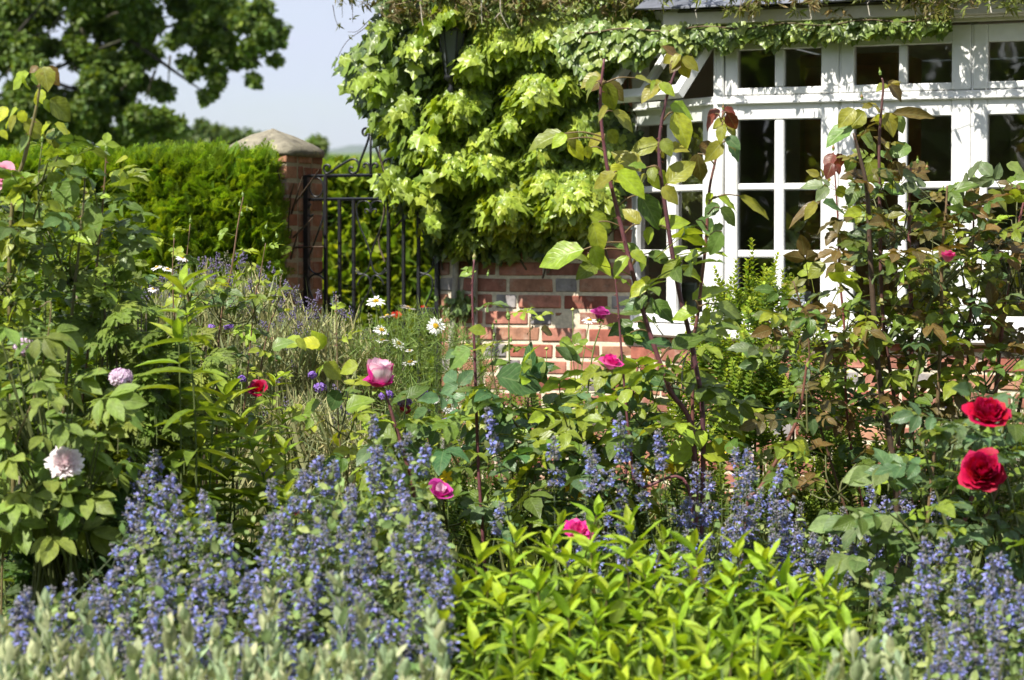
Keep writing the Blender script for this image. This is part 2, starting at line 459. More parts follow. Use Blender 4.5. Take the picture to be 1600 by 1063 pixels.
def compound(seed, pairs=2, spread=1.0, big=0.44):
    r = np.random.default_rng(seed)
    parts = []
    sag = r.uniform(0.02, 0.16)
    rach = np.array([[0, t * 0.62, -sag * t * t] for t in np.linspace(0, 1, 5)])
    parts.append((tube_T(rach, [0.011, 0.006], 4), np.eye(3), np.zeros(3), (0.9, 0.8, 0.6)))
    def lf(pos, ang, s):
        t = LEAFLET[r.integers(len(LEAFLET))]
        M = R_z(ang) @ R_x(r.uniform(-0.5, 0.1)) @ R_y(r.uniform(-0.45, 0.45)) * s
        parts.append((t, M, pos, np.array([1, 1, 1]) * r.uniform(0.82, 1.15)))
    lf(rach[-1], r.uniform(-0.2, 0.2), big)
    for k, (y, s) in enumerate(((0.54, 0.39), (0.30, 0.32), (0.12, 0.22))[:pairs]):
        p = np.array([0, y, -sag * (y / 0.62) ** 2])
        for sd in (-1, 1): lf(p, sd * r.uniform(1.0, 1.35) * spread, s * r.uniform(0.9, 1.1))
    return join(parts)
ROSE_T = [compound(10 + i, pairs=p) for i, p in enumerate((2, 1, 2, 2, 1, 2))]
PEONY_LF = [leaf_T(7, 0.25, 0.5, 0.25, 0.25, 0.0, seed=s, wav=0.01, twist=tw) for s, tw in ((11, 0.3), (12, -0.3), (13, 0))]
def peony_leaf(seed):
    r = np.random.default_rng(seed); parts = []
    parts.append((tube_T(np.array([[0, t * 0.45, 0] for t in np.linspace(0, 1, 4)]), [0.014, 0.009], 4), np.eye(3), np.zeros(3), (0.9, 0.9, 0.6)))
    for a, y, s in ((0, 0.42, 0.58), (0.75, 0.40, 0.5), (-0.75, 0.40, 0.5), (1.25, 0.2, 0.42), (-1.25, 0.2, 0.42)):
        t = PEONY_LF[r.integers(3)]
        parts.append((t, R_z(a + r.uniform(-.2, .2)) @ R_x(r.uniform(-0.6, 0)) @ R_y(r.uniform(-.4, .4)) * s, (0, y, 0), np.ones(3) * r.uniform(.85, 1.12)))
    return join(parts)
PEONY_T = [peony_leaf(i) for i in range(3)]
LANCE = [leaf_T(7, 0.13, 0.38, 0.55, 0.22, 0.0, seed=s, tip=1.3, wav=0.006, twist=tw) for s, tw in ((21, 0.25), (22, -0.35), (23, 0.1))]
LANCE_W = [leaf_T(7, 0.17, 0.40, 0.45, 0.25, 0.02, seed=s, tip=1.3, wav=0.008, twist=tw) for s, tw in ((21, 0.35), (22, -0.3), (23, 0.1))]
FELT = [leaf_T(6, 0.22, 0.45, 0.40, -0.12, 0.0, seed=s, wav=0.012, twist=tw) for s, tw in ((31, 0.4), (32, -0.3))]
OVAL = [leaf_T(6, 0.33, 0.47, 0.22, 0.2, 0.0, seed=s, wav=0.02, twist=tw) for s, tw in ((41, 0.3), (42, -0.2), (43, 0.0))]
SMALL = leaf_T(2, 0.26, 0.45, 0.2, 0.1, cols=2, seed=5, wav=0)
SMALL4 = leaf_T(3, 0.30, 0.5, 0.3, 0.15, cols=2, seed=6, wav=0.02)
BLADE = leaf_T(4, 0.02, 0.35, 0.2, 0.35, cols=1, seed=7, wav=0)
def cut_leaf(seed):
    r = np.random.default_rng(seed); parts = []
    lob = leaf_T(9, 0.15, 0.5, 0.2, 0.15, 0.32, seed=seed, wav=0.02)
    for a, s in ((0, 1.0), (0.55, 0.85), (-0.55, 0.85), (1.1, 0.6), (-1.1, 0.6)):
        parts.append((lob, R_z(a + r.uniform(-.1, .1)) @ R_x(r.uniform(-0.35, 0.1)) * s, (0, 0, 0), None))
        parts.append((lob, R_z(a * 1.0 + 0.28) @ R_x(-0.15) * s * 0.55, (-math.sin(a) * s * 0.35, math.cos(a) * s * 0.35, -0.02), None))
        parts.append((lob, R_z(a * 1.0 - 0.28) @ R_x(-0.15) * s * 0.5, (-math.sin(a) * s * 0.35, math.cos(a) * s * 0.35, -0.02), None))
    return join(parts)
CUT_T = [cut_leaf(51), cut_leaf(52)]
def lobed_leaf(seed, pts=None):
    """palmate ivy or vine leaf, fan of two rings; attached at the origin, pointing to +Y, width about 1"""
    r = np.random.default_rng(seed)
    key = [(-180, .12), (-150, .34), (-122, .50), (-98, .40), (-62, .62), (-34, .46), (-14, .62), (0, .80)]
    key = key + [(-a, b) for a, b in key[-2::-1]]
    an = np.radians([k[0] for k in key]); ra = np.array([k[1] * r.uniform(.93, 1.07) for k in key])
    V, uv = [(0, 0.18, 0)], [(0, 0.3)]
    for f in (0.5, 1.0):
        for a, q in zip(an[:-1], ra[:-1]):
            x, y = math.sin(a) * q * f, 0.18 + math.cos(a) * q * f
            z = -0.30 * (x * x + (y - .18) ** 2) + 0.10 * f * math.cos(a * 5) + r.normal(0, .02)
            V.append((x, y, z)); uv.append((x * 1.6, y))
    n = len(an) - 1
    Fs = [(0, 1 + (i + 1) % n, 1 + i) for i in range(n)] + [(1 + i, 1 + (i + 1) % n, 1 + n + (i + 1) % n, 1 + n + i) for i in range(n)]
    return T(V, [f[::-1] if len(f) == 3 else f[::-1] for f in Fs], uv)
IVY_T = [lobed_leaf(s) for s in (61, 62, 63, 64)]
for t_ in IVY_T: t_.V[:, 2] += 0.0
def flip_check(t):
    f = t.flat[:3]; p = t.V[f]
    return np.cross(p[1] - p[0], p[2] - p[0])[2]
def spray_T(seed, n=9):
    """flat feathery conifer spray along +Y"""
    r = np.random.default_rng(seed); V, Fs = [], []
    def sliver(p, a, L, w, dz):
        d = np.array([math.sin(a), math.cos(a), dz]); s = np.array([math.cos(a), -math.sin(a), 0]) * w
        i = len(V); p = np.array(p)
        V.extend([p - s * .6, p + d * L * .5 - s, p + d * L, p + d * L * .5 + s]); Fs.append((i, i + 3, i + 2, i + 1))
    sliver((0, 0, 0), 0, 1.0, 0.022, -0.08)
    for k in range(n):
        y = 0.08 + 0.86 * k / n
        for sd in (-1, 1):
            L = (0.42 * (1 - y) + 0.12) * r.uniform(.8, 1.2); a = sd * r.uniform(0.5, 0.8)
            p = (0, y, -0.08 * y * y)
            sliver(p, a, L, 0.02, r.uniform(-.15, .05))
            if L > 0.2:
                q = np.array(p) + np.array([math.sin(a), math.cos(a), 0]) * L * .45
                sliver(q, a + sd * .5, L * .5, 0.016, -.05); sliver(q, a - sd * .5, L * .5, 0.016, -.05)
    V = np.array(V)
    return T(V, Fs, np.stack([V[:, 0], V[:, 1]], 1))
SPRAY_T = [spray_T(71), spray_T(72), spray_T(73)]
GRAIN = T([(0, 0, 0), (.5, 0, .5), (0, .5, .5), (-.5, 0, .5), (0, -.5, .5), (0, 0, 1)],
          [(0, 2, 1), (0, 3, 2), (0, 4, 3), (0, 1, 4), (1, 2, 5), (2, 3, 5), (3, 4, 5), (4, 1, 5)])
# colours (linear, real-world)
def mixc(a, b, u): return np.asarray(a)[None] * (1 - u[:, None]) + np.asarray(b)[None] * u[:, None]
def jitc(r, base, k, amt=0.2, hue=0.08):
    base = np.asarray(base, float)
    c = np.repeat(base[None], k, 0) if base.ndim == 1 else base
    c = c * r.uniform(1 - amt, 1 + amt, (k, 1))
    c[:, 0] *= r.uniform(1 - hue * 2, 1 + hue * 2, k)
    return np.clip(c, 0.003, 0.95)
LIME, YOUNG, MID, DARK, BRONZE, RED_L = (0.40, 0.48, 0.03), (0.28, 0.36, 0.03), (0.165, 0.235, 0.024), (0.09, 0.15, 0.022), (0.15, 0.10, 0.028), (0.17, 0.04, 0.03)
def rand_dirs(r, k, up=0.0):
    a = r.uniform(0, 2 * math.pi, k); z = r.uniform(-1, 1, k); q = np.sqrt(1 - z * z)
    v = np.stack([q * np.cos(a), q * np.sin(a), z + up], 1)
    return v / np.linalg.norm(v, axis=1)[:, None]
def leaves(g, r, tmpls, P, f, n, size, col):
    """scatter single templates: P, f, n (k,3); size (k,), col (k,3)"""
    k = len(P); M = frames(f, n) * np.asarray(size)[:, None, None]
    pick = r.integers(0, len(tmpls), k)
    for i, t in enumerate(tmpls):
        s = pick == i
        if s.any(): g.add(t, M[s], P[s], col[s])

# ------------------------------------------------------------------ blooms
def petal_patch(th0, span, rim, h, base, nu=7, nv=7, curl=0.0, seed=0, ruf=0.03, inward=0.0):
    r = np.random.default_rng(seed); V, uv = [], []
    ph = r.uniform(0, 6, 3)
    for j in range(nv):
        for i in range(nu):
            u = -1 + 2 * i / (nu - 1); v = j / (nv - 1)
            ve = v * (1 - 0.22 * u * u * v)
            wid = min(1.0, 0.35 + 1.1 * ve)
            th = th0 + u * span * wid
            rho = base + (rim - base) * (ve ** 0.55) - inward * rim * max(0, ve - .6)
            z = h * ve
            if curl and ve > 0.62:
                rho += curl * rim * ((ve - 0.62) / 0.38) ** 1.5 * 0.9; z -= curl * h * ((ve - 0.62) / 0.38) ** 2 * 0.5
            rf = ruf * rim * ve * math.sin(u * 4 + ph[0]) + ruf * rim * .6 * math.sin(u * 9 + v * 3 + ph[1]) * ve
            z -= h * .10 * max(0, abs(u) - .55) * v
            rho += rf + 0.05 * rim * u
            z += ruf * h * math.sin(u * 6 + ph[2]) * ve
            V.append((rho * math.cos(th), rho * math.sin(th), z)); uv.append((u, v))
    Fs = [(j * nu + i, j * nu + i + 1, (j + 1) * nu + i + 1, (j + 1) * nu + i) for j in range(nv - 1) for i in range(nu - 1)]
    return T(V, Fs, uv)
def bloom(parent, c, axis, R, H, layers, colf, seed=0, name='flower', sepals=True, ruf=0.04, inward=0.0):
    """layers: list of (count, rim radius fraction, height fraction, curl)"""
    r = np.random.default_rng(seed); g = G()
    axis = np.asarray(axis, float); axis /= np.linalg.norm(axis)
    x = np.cross(axis, (0.2, 0.3, 0.9)); x /= np.linalg.norm(x); y = np.cross(axis, x)
    M = np.stack([x, y, axis], 1); c = np.asarray(c, float)
    for li, (cnt, rr, hh, cu) in enumerate(layers):
        t0 = r.uniform(0, 6)
        for k in range(cnt):
            t = petal_patch(t0 + k * 2 * math.pi / cnt + r.uniform(-.2, .2), math.pi / cnt * 1.35, R * rr * r.uniform(.93, 1.07), H * hh * r.uniform(.93, 1.06), R * 0.08 + R * 0.12 * rr, curl=cu, seed=int(r.integers(1e6)), ruf=ruf, inward=inward)
            t.tone = colf(t.uv, li / max(1, len(layers) - 1), r)
            g.add(t, M, c, (1, 1, 1))
    o = g.build(name, M_PETAL, parent)
    if sepals:
        g2 = G(); k = 5; an = np.arange(k) * 2 * math.pi / k
        f = np.stack([np.cos(an) * .8, np.sin(an) * .8, np.full(k, -0.35)], 1) @ M.T
        leaves(g2, r, [SMALL4], np.repeat(c[None] - axis * 0.0, k, 0), f, np.repeat(axis[None], k, 0), np.full(k, R * 0.85), jitc(r, MID, k))
        g2.add(GRAIN, M * np.array([R * .5, R * .5, R * .5]), c - axis * R * 0.42, (0.10, 0.17, 0.04))
        g2.build('calyx', M_STEM, o)
    return o
def col_red(uv, l, r):
    b = np.array([0.56, 0.004, 0.014]) * r.uniform(.45, 1.15); m = np.array([0.50, 0.008, 0.12])
    u = np.clip(uv[:, 1] * .4 + r.uniform(-.3, .35), 0, 1)
    return mixc(b, m, u)
def col_pinkwhite(uv, l, r):
    w = np.array([0.88, 0.78, 0.82]); p = np.array([0.70, 0.010, 0.30])
    u = np.clip((uv[:, 1] - .84) * 5 + np.abs(uv[:, 0]) ** 4 * .6, 0, 1) * (0.15 + .85 * l) + (.95 if (l > .75 and r.random() < .8) else 0)
    return mixc(w, p, np.clip(u, 0, 1))
def col_white(uv, l, r):
    w = np.array([0.92, 0.88, 0.88]); p = np.array([0.86, 0.68, 0.74]) 
    return mixc(w, p, np.clip(np.full(len(uv), r.uniform(0, .8)) * (1 - l), 0, 1))
def col_mag(uv, l, r):
    a = np.array([0.50, 0.02, 0.28]) * r.uniform(.8, 1.2); b = np.array([0.75, 0.12, 0.45])
    return mixc(a, b, np.clip(uv[:, 1] * .5 + r.uniform(-.2, .3), 0, 1))
def col_hot(uv, l, r):
    a = np.array([0.70, 0.015, 0.25]); b = np.array([0.85, 0.35, 0.6])
    return mixc(b, a, np.clip(uv[:, 1] * 1.1 + r.uniform(-.3, .2), 0, 1))
def col_pink(uv, l, r):
    a = np.array([0.70, 0.22, 0.38]) * r.uniform(.85, 1.15); b = np.array([0.80, 0.42, 0.52])
    return mixc(a, b, np.clip(uv[:, 1] * .6 + r.uniform(-.2, .3), 0, 1))
def col_pale(uv, l, r):
    return mixc((0.62, 0.45, 0.62), (0.80, 0.70, 0.78), np.clip(uv[:, 1] + r.uniform(-.4, .3), 0, 1))
def bud(parent, c, axis, s, col=(0.16, 0.24, 0.05), tipc=None, name='flower_bud', seed=0):
    """closed bud: egg of overlapping sepals with long points"""
    r = np.random.default_rng(seed); g = G(); axis = np.asarray(axis, float) / np.linalg.norm(axis)
    x = np.cross(axis, (0.3, 0.9, 0.1)); x /= np.linalg.norm(x); y = np.cross(axis, x); M = np.stack([x, y, axis], 1)
    prof = [(0, .06), (.06, .20), (.16, .26), (.24, .20), (.34, .26), (.52, .30), (.72, .22), (.9, .10), (1.0, .03), (1.35, .01)]
    n = 8; V = [(q * math.cos(a), q * math.sin(a), z) for z, q in prof for a in np.arange(n) / n * 2 * math.pi]
    Fs = [(i * n + j, i * n + (j + 1) % n, (i + 1) * n + (j + 1) % n, (i + 1) * n + j) for i in range(len(prof) - 1) for j in range(n)]
    t = T(V, Fs); 
    if tipc is not None:
        t.tone = np.array([np.asarray(tipc) if (z > .4 and z < 1.1) else np.asarray(col) for z, q in prof for _ in range(n)]); cc = (1, 1, 1)
    else: cc = col
    g.add(t, M * s, c, cc)
    an = np.arange(5) * 2 * math.pi / 5
    f = np.stack([np.cos(an) * .45, np.sin(an) * .45, np.ones(5)], 1) @ M.T
    leaves(g, r, [BLADE], np.repeat((np.asarray(c) + axis * s * .3)[None], 5, 0) + f * 0, f, np.repeat(-axis[None], 5, 0) + f * .1, np.full(5, s * 1.1), jitc(r, YOUNG, 5))
    return g.build(name, M_STEM, parent)
def flower_head(g, r, c, R, k, cola, colb, size, petals=4, axis=(0, -0.4, 0.9)):
    """a domed cluster of small flowers"""
    d = rand_dirs(r, k, 0.5); P = np.asarray(c) + d * R * r.uniform(.75, 1, (k, 1)) * np.array([1, 1, .7])
    for q in range(petals):
        side = np.cross(d, rand_dirs(r, k)); side /= np.linalg.norm(side, axis=1)[:, None]
        leaves(g, r, [SMALL4], P, side + d * .3, d, np.full(k, size), mixc(cola, colb, r.uniform(0, 1, k)))
def daisy(parent, c, axis, R, seed=0, name='flower'):
    r = np.random.default_rng(seed); axis = np.asarray(axis, float) / np.linalg.norm(axis)
    x = np.cross(axis, (0.3, 0.9, 0.1)); x /= np.linalg.norm(x); y = np.cross(axis, x); M = np.stack([x, y, axis], 1)
    g = G(); k = 17; an = np.arange(k) * 2 * math.pi / k + r.uniform(-.08, .08, k)
    f = np.stack([np.cos(an), np.sin(an), r.uniform(-.15, .15, k)], 1) @ M.T
    ray_ = leaf_T(4, 0.155, 0.62, 0.12, 0.08, cols=2, seed=9, wav=0.01)
    leaves(g, r, [ray_], np.asarray(c) + f * R * .18, f, np.repeat(axis[None], k, 0), R * r.uniform(.72, .86, k), jitc(r, (0.84, 0.84, 0.82), k, .04, 0))
    o = g.build(name, M_PETAL, parent)
    g2 = G(); k = 60; q = np.sqrt(r.uniform(0, 1, k)); a = r.uniform(0, 6.28, k)
    P = np.asarray(c) + (np.stack([q * np.cos(a) * R * .28, q * np.sin(a) * R * .28, (1 - q * q) * R * .12], 1)) @ M.T
    g2.add(GRAIN, M[None] * np.full((k, 1, 1), R * .12), P, jitc(r, (0.75, 0.50, 0.02), k, .15, .02))
    g2.build('disc', M_PETAL, o)
    return o

# ------------------------------------------------------------------ the ground and the far land
g = G()
xs = np.concatenate([[-6000, -1500, -300, -60, -20], np.linspace(-12, 12, 49), [20, 60, 300, 1500, 6000]])
ys = np.concatenate([[-6000, -800, -100, -30], np.linspace(-12, 24, 73), [40, 80, 160, 400, 1000, 2500, 7000, 13000]])
X, Y = np.meshgrid(xs, ys)
near = np.exp(-(np.hypot(X, Y - 8) / 14) ** 4)
Z = near * (0.03 * np.sin(X * 2.1 + 1) * np.cos(Y * 1.7) + 0.015 * np.sin(X * 7 + Y * 5)) - (1 - near) * 0.4 * np.clip((np.hypot(X, Y) - 20) / 100, 0, 1) * 4
V = np.stack([X.ravel(), Y.ravel(), Z.ravel()], 1); nx = len(xs)
Fs = [(j * nx + i, j * nx + i + 1, (j + 1) * nx + i + 1, (j + 1) * nx + i) for j in range(len(ys) - 1) for i in range(nx - 1)]
bed = ((np.abs(V[:, 0]) < 9) & (V[:, 1] > 3) & (V[:, 1] < 13)).astype(float)
cols = mixc((0.10, 0.15, 0.035), (0.055, 0.042, 0.03), bed)
t_ = T(V, Fs); t_.tone = cols; g.add(t_, np.eye(3), np.zeros(3), (1, 1, 1))
structure(g.build('ground', M_SOIL, None))
def ridge(name, Y, pts, base, col, rough=1.0, seed=0, depth=60):
    """a hill whose skyline follows pts (px, py)"""
    r = np.random.default_rng(seed); g = G()
    px = np.linspace(-500, 2100, 160); top = np.interp(px, [p[0] for p in pts], [p[1] for p in pts])
    top = top + r.normal(0, rough, 160)
    A = np.array([W(a, b, Y) for a, b in zip(px, top)])
    V = []
    for k, (dy, f) in enumerate(((-depth, 0.0), (-depth * .5, .55), (-depth * .15, .92), (0, 1.0), (depth * .5, .6), (depth, 0))):
        q = A.copy(); q[:, 1] += dy; q[:, 2] = base + (A[:, 2] - base) * f; V.append(q)
    V = np.concatenate(V)
    Fs = [(j * 160 + i, j * 160 + i + 1, (j + 1) * 160 + i + 1, (j + 1) * 160 + i) for j in range(5) for i in range(159)]
    g.raw(V, Fs, col); return structure(g.build(name, M_FIELD, None))
ridge('distant_hills', 9000, [(-500, 262), (400, 250), (520, 233), (541, 229), (553, 227), (556, 224), (559, 227), (600, 228), (700, 232), (2100, 262)], -30, (0.06, 0.09, 0.05), .5, 3, 900)
ridge('hills', 700, [(-500, 250), (300, 240), (505, 238), (540, 241), (590, 238), (700, 240), (2100, 262)], -3, (0.10, 0.15, 0.03), .8, 4, 120)
def crown(g, r, blobs, Y, size, n, ca, cb, tm=[SMALL4], hang=0.3):
    """leaves over and through ellipsoid blobs (px, py, r_px, dY)"""
    tot = sum(b[2] ** 2 for b in blobs)
    for b in blobs:
        k = int(n * b[2] ** 2 / tot); Yc = Y + (b[3] if len(b) > 3 else 0)
        c = W(b[0], b[1], Yc); R = b[2] / F * Yc
        d = rand_dirs(r, k, 0.15); q = r.uniform(.35, 1.08, (k, 1)) ** .6
        lump = 1 + .22 * np.sin(d[:, :1] * 7 + b[0]) * np.cos(d[:, 2:] * 6 + b[1])
        P = c + d * q * R * lump * np.array([1, .9, .8])
        leaves(g, r, tm, P, rand_dirs(r, k, -hang), d * .6 + rand_dirs(r, k, .8), size * r.uniform(.7, 1.3, k), jitc(r, mixc(ca, cb, r.uniform(0, 1, k)), k, .2))
def far_tree(label, px, ytop, w, Y, seed, ca=(0.06, 0.11, 0.022), cb=(0.11, 0.16, 0.03), n=6500):
    r = np.random.default_rng(seed); base = W(px, 500, Y); base[2] = -.4
    o = thing('field_tree', label, 'tree', base, 'trees in the field beyond the garden')
    ztop = W(px, ytop, Y)[2]
    gt = G(); gt.tube(smoothline([base, base + [0, 0, ztop * .4], base + [.2, 0, ztop * .85]], 4), [.03 * ztop, .01 * ztop], 7, (.10, .08, .06)); gt.build('trunk', M_BARK, o)
    bl = []
    for i in range(20):
        f = r.uniform(-.95, .95); rr = w * r.uniform(.26, .40) * (1 - .3 * abs(f)); hp = (px * 0 + 380 + (H_EYE) * F / Y - ytop)
        bl.append((px + f * w, ytop + rr + abs(f) ** 2 * w * .45 + r.uniform(0, 1) ** 1.5 * (hp - 2.1 * rr - abs(f) * w * .4), rr, r.uniform(-.5, .5) * w / F * Y))
    g = G(); crown(g, r, bl, Y, 0.0030 * Y, n, ca, cb); g.build('crown', M_TREE, o)
far_tree('round bright green tree behind the hedge, under the oak branch', 322, 172, 80, 75, 1)
far_tree('dark green tree directly above the pointed pier cap, left of it', 388, 184, 60, 85, 2)
far_tree('green tree between the pier cap and the gate scroll', 474, 208, 40, 90, 3, (0.10, 0.16, 0.03), (0.16, 0.22, 0.04))
far_tree('low yellowish tree behind the garden gate scrollwork', 545, 240, 48, 80, 4, (0.10, 0.16, 0.03), (0.15, 0.2, 0.04))
far_tree('small green tree in the distance left of the ivy', 505, 232, 34, 120, 5, (0.09, 0.14, 0.04), (0.13, 0.18, 0.05))
far_tree('low green tree half hidden by the lowest ivy branch', 618, 240, 45, 80, 6, (0.12, 0.18, 0.04), (0.18, 0.24, 0.05))
far_tree('dim green tree seen below the oak at the left of the hedge', 215, 190, 70, 80, 7, (0.05, 0.09, 0.02), (0.08, 0.13, 0.03))
far_tree('dim green tree at the far left edge behind the rose', 60, 185, 90, 80, 8, (0.05, 0.09, 0.02), (0.08, 0.13, 0.03))

# the big oak at the upper left
r = np.random.default_rng(42); YO = 30.0
base = W(-70, 500, YO); base[2] = 0
oak = thing('oak_tree', 'big spreading oak with sky showing through, upper left above the hedge', 'tree', base)
g = G(); fk = W(-60, 150, YO)
g.tube(smoothline([base, base + [0, 0, 1.6], fk, W(-20, -300, YO)], 5), [.34, .26, .16], 12, (.06, .05, .035))
limbs = [[(-60, 150), (20, 60), (120, -60)], [(-60, 180), (60, 120), (200, 60), (330, 30), (430, 40)], [(-40, 60), (90, 0), (230, -60), (340, -40)],
         [(200, 60), (270, 110), (320, 145)], [(60, 120), (120, 140), (190, 150)], [(-60, 150), (0, 160), (60, 165)], [(330, 30), (380, 70), (410, 105)]]
for i, l in enumerate(limbs):
    g.tube(smoothline(Wm([(a, b, (i % 3 - 1) * .8) for a, b in l], YO), 5), [.032, .008], 7, (.03, .027, .02))
for i in range(60):
    x, y = r.uniform(-20, 430), r.uniform(-40, 190)
    if y > 120 and x > 260: continue
    if x > 370: continue
    a = W(x, y, YO + r.uniform(-1, 1)); b = a + rand_dirs(r, 1, -.1)[0] * r.uniform(.2, .6)
    g.tube([a, (a + b) / 2 + [0, 0, .03], b], [.018, .006], 4, (.07, .06, .045))
g.build('trunk', M_BARK, oak)
blobs = []
for (x, y, s) in ((40, 20, 75), (120, 0, 80), (200, 20, 70), (280, 0, 62), (340, 15, 55), (395, 20, 42), (420, 55, 28), (385, 85, 34), (340, 75, 38), (290, 60, 42), (230, 80, 44), (180, 110, 45),
                  (120, 70, 50), (60, 80, 50), (10, 50, 60), (150, 170, 50), (210, 175, 45), (90, 190, 50), (30, 150, 40), (0, 200, 60), (260, 200, 34), (335, 120, 26), (325, 148, 20), (240, 140, 32), (430, 95, 14),
                  (395, 125, 14), (60, -60, 110), (220, -70, 110), (360, -60, 70), (-60, 60, 110), (-60, 190, 80), (300, 105, 26), (130, 205, 50), (60, 130, 60), (110, 150, 55), (170, 140, 50), (215, 120, 40), (20, 100, 60), (90, 225, 60), (190, 215, 50), (30, 230, 60), (240, 185, 30), (420, 40, 30), (400, 75, 28), (150, 90, 50)):
    for k in range(4):
        blobs.append((x + r.uniform(-.5, .5) * s, y + r.uniform(-.4, .4) * s, s * r.uniform(.33, .50), r.uniform(-1.6, 1.6)))
g = G(); oakleaf = leaf_T(4, 0.30, 0.6, 0.25, 0.2, .15, cols=2, seed=33)
crown(g, r, blobs, YO, 0.085, 130000, (0.065, 0.12, 0.018), (0.16, 0.24, 0.03), [oakleaf]); g.build('crown', M_TREE, oak)
# trees behind the camera, which the window panes reflect
for i, (x, y, h) in enumerate(((-9, -10, 6.0), (-4.5, -12, 6.6), (0, -13, 7), (5, -13, 7.5), (10, -11, 7), (14, -6, 6.5), (-13, -5, 6.0), (-15, 2, 6.5), (-11.2, -7.6, 6.4), (-6.8, -11.2, 6.2), (-2.2, -12.7, 6.4), (2.5, -13.2, 6.6), (-14.4, -1.6, 6.4))):
    r = np.random.default_rng(300 + i)
    o = thing('garden_tree', 'bushy garden tree standing behind the viewer', 'tree', (x, y, 0), 'trees behind the viewer')
    gt = G(); gt.tube([(x, y, 0), (x + .1, y, h * .4), (x, y + .1, h * .8)], [.16, .06], 8, (.1, .08, .06)); gt.build('trunk', M_BARK, o)
    g = G(); k = 3500; d = rand_dirs(r, k); q = r.uniform(.5, 1.05, (k, 1))
    P = np.array([x, y, h * .52]) + d * q * np.array([3.0, 2.2, h * .52])
    leaves(g, r, [SMALL4], P, rand_dirs(r, k, -.2), d + rand_dirs(r, k, .6), r.uniform(.2, .4, k), jitc(r, mixc(DARK, MID, r.uniform(0, 1, k)), k)); g.build('crown', M_TREE, o)

# ------------------------------------------------------------------ the house
WALL = Plane(W(690, 380, 11.25), D, N)
BAY = Plane(W(1150, 380, 10.3), D, N)
cw = WALL.p(985, 380); cb = BAY.p(1116, 380)
dS = (cb - cw); dS[2] = 0; Ls = np.linalg.norm(dS); dS /= Ls
nS = np.array([dS[1], -dS[0], 0]); 
if nS @ N < 0: nS = -nS
SIDE = Plane(cw, dS, nS)
house = thing('cottage', 'red brick cottage with a white painted bay window at the right', 'house', (cw[0], cw[1], 0))
def brickwork(g, gm, pl, t0, t1, z0, z1, seed, hdr_grey=0.45, bond=0, mort=(.68, .60, .46)):
    r = np.random.default_rng(seed); nz = int(math.ceil((z1 - z0) / .075))
    for j in range(nz):
        z = z0 + j * .075; x = t0 - (0.0 if j % 2 else 0.055 + .1125); i = 0
        while x < t1 - .03:
            st = r.random() < (.66 if bond == 0 else .5)
            L = (.215 if st else .1025) * r.uniform(.97, 1.02)
            a, b = max(x, t0), min(x + L, t1)
            if t1 - b < .06: b = t1
            if b - a > .035:
                u = r.random()
                if not st and u < hdr_grey: c = np.array([.27, .25, .25]) * r.uniform(.7, 1.25)
                elif u < .62: c = np.array([.38, .165, .12]) * r.uniform(.7, 1.2)
                elif u < .85: c = np.array([.30, .105, .075]) * r.uniform(.75, 1.15)
                else: c = np.array([.45, .23, .15]) * r.uniform(.8, 1.1)
                q = r.normal(0, .0018)
                R = np.stack([pl.d, pl.n, UP], 1)
                bbox(g, pl.at((a + b) / 2, z + .0325 + r.normal(0, .0012), -.05 + q), ((b - a) / 2, .0525, .0298), R, .004, c, jit=.0012, rng=r)
            x += L + .0165 + r.normal(0, .001); i += 1
    pbox(gm, pl, t0 + .002, t1 - .002, z0, z1, -.11, -.0028, .001, mort)
z_of = lambda pl, px, py, off=0.0: pl.p(px, py, off)[2]
z_sill_b = z_of(BAY, 1150, 532); z_sill_t = z_of(BAY, 1150, 511)
z_head = z_of(BAY, 1150, 48)
t690, t985 = WALL.t(687), WALL.t(985)
g, gm = G(), G()
brickwork(g, gm, WALL, t690, t985 + .01, 0, 3.15, 5, .7)
o_w = g.build('brick_wall', M_BRICK, house, smooth=False)
# return wall at the gate end and the parts of wall beyond the bay
RET = Plane(WALL.at(t690, 0, -.0), -N, -D)
g = G(); brickwork(g, gm, RET, .112, 3.2, 0, 3.15, 6); g.build('brick_wall', M_BRICK, house, smooth=False)
tC = BAY.t(1116)
g = G(); brickwork(g, gm, BAY, tC + .012, tC + 4.4, 0, z_sill_b - .004, 8, .65); g.build('brick_wall', M_BRICK, house, smooth=False)
g = G(); brickwork(g, gm, SIDE, .01, Ls + .0, 0, z_sill_b - .004, 9, .5); g.build('brick_wall', M_BRICK, house, smooth=False)
gm.build('mortar', M_MORTAR, house, smooth=False)
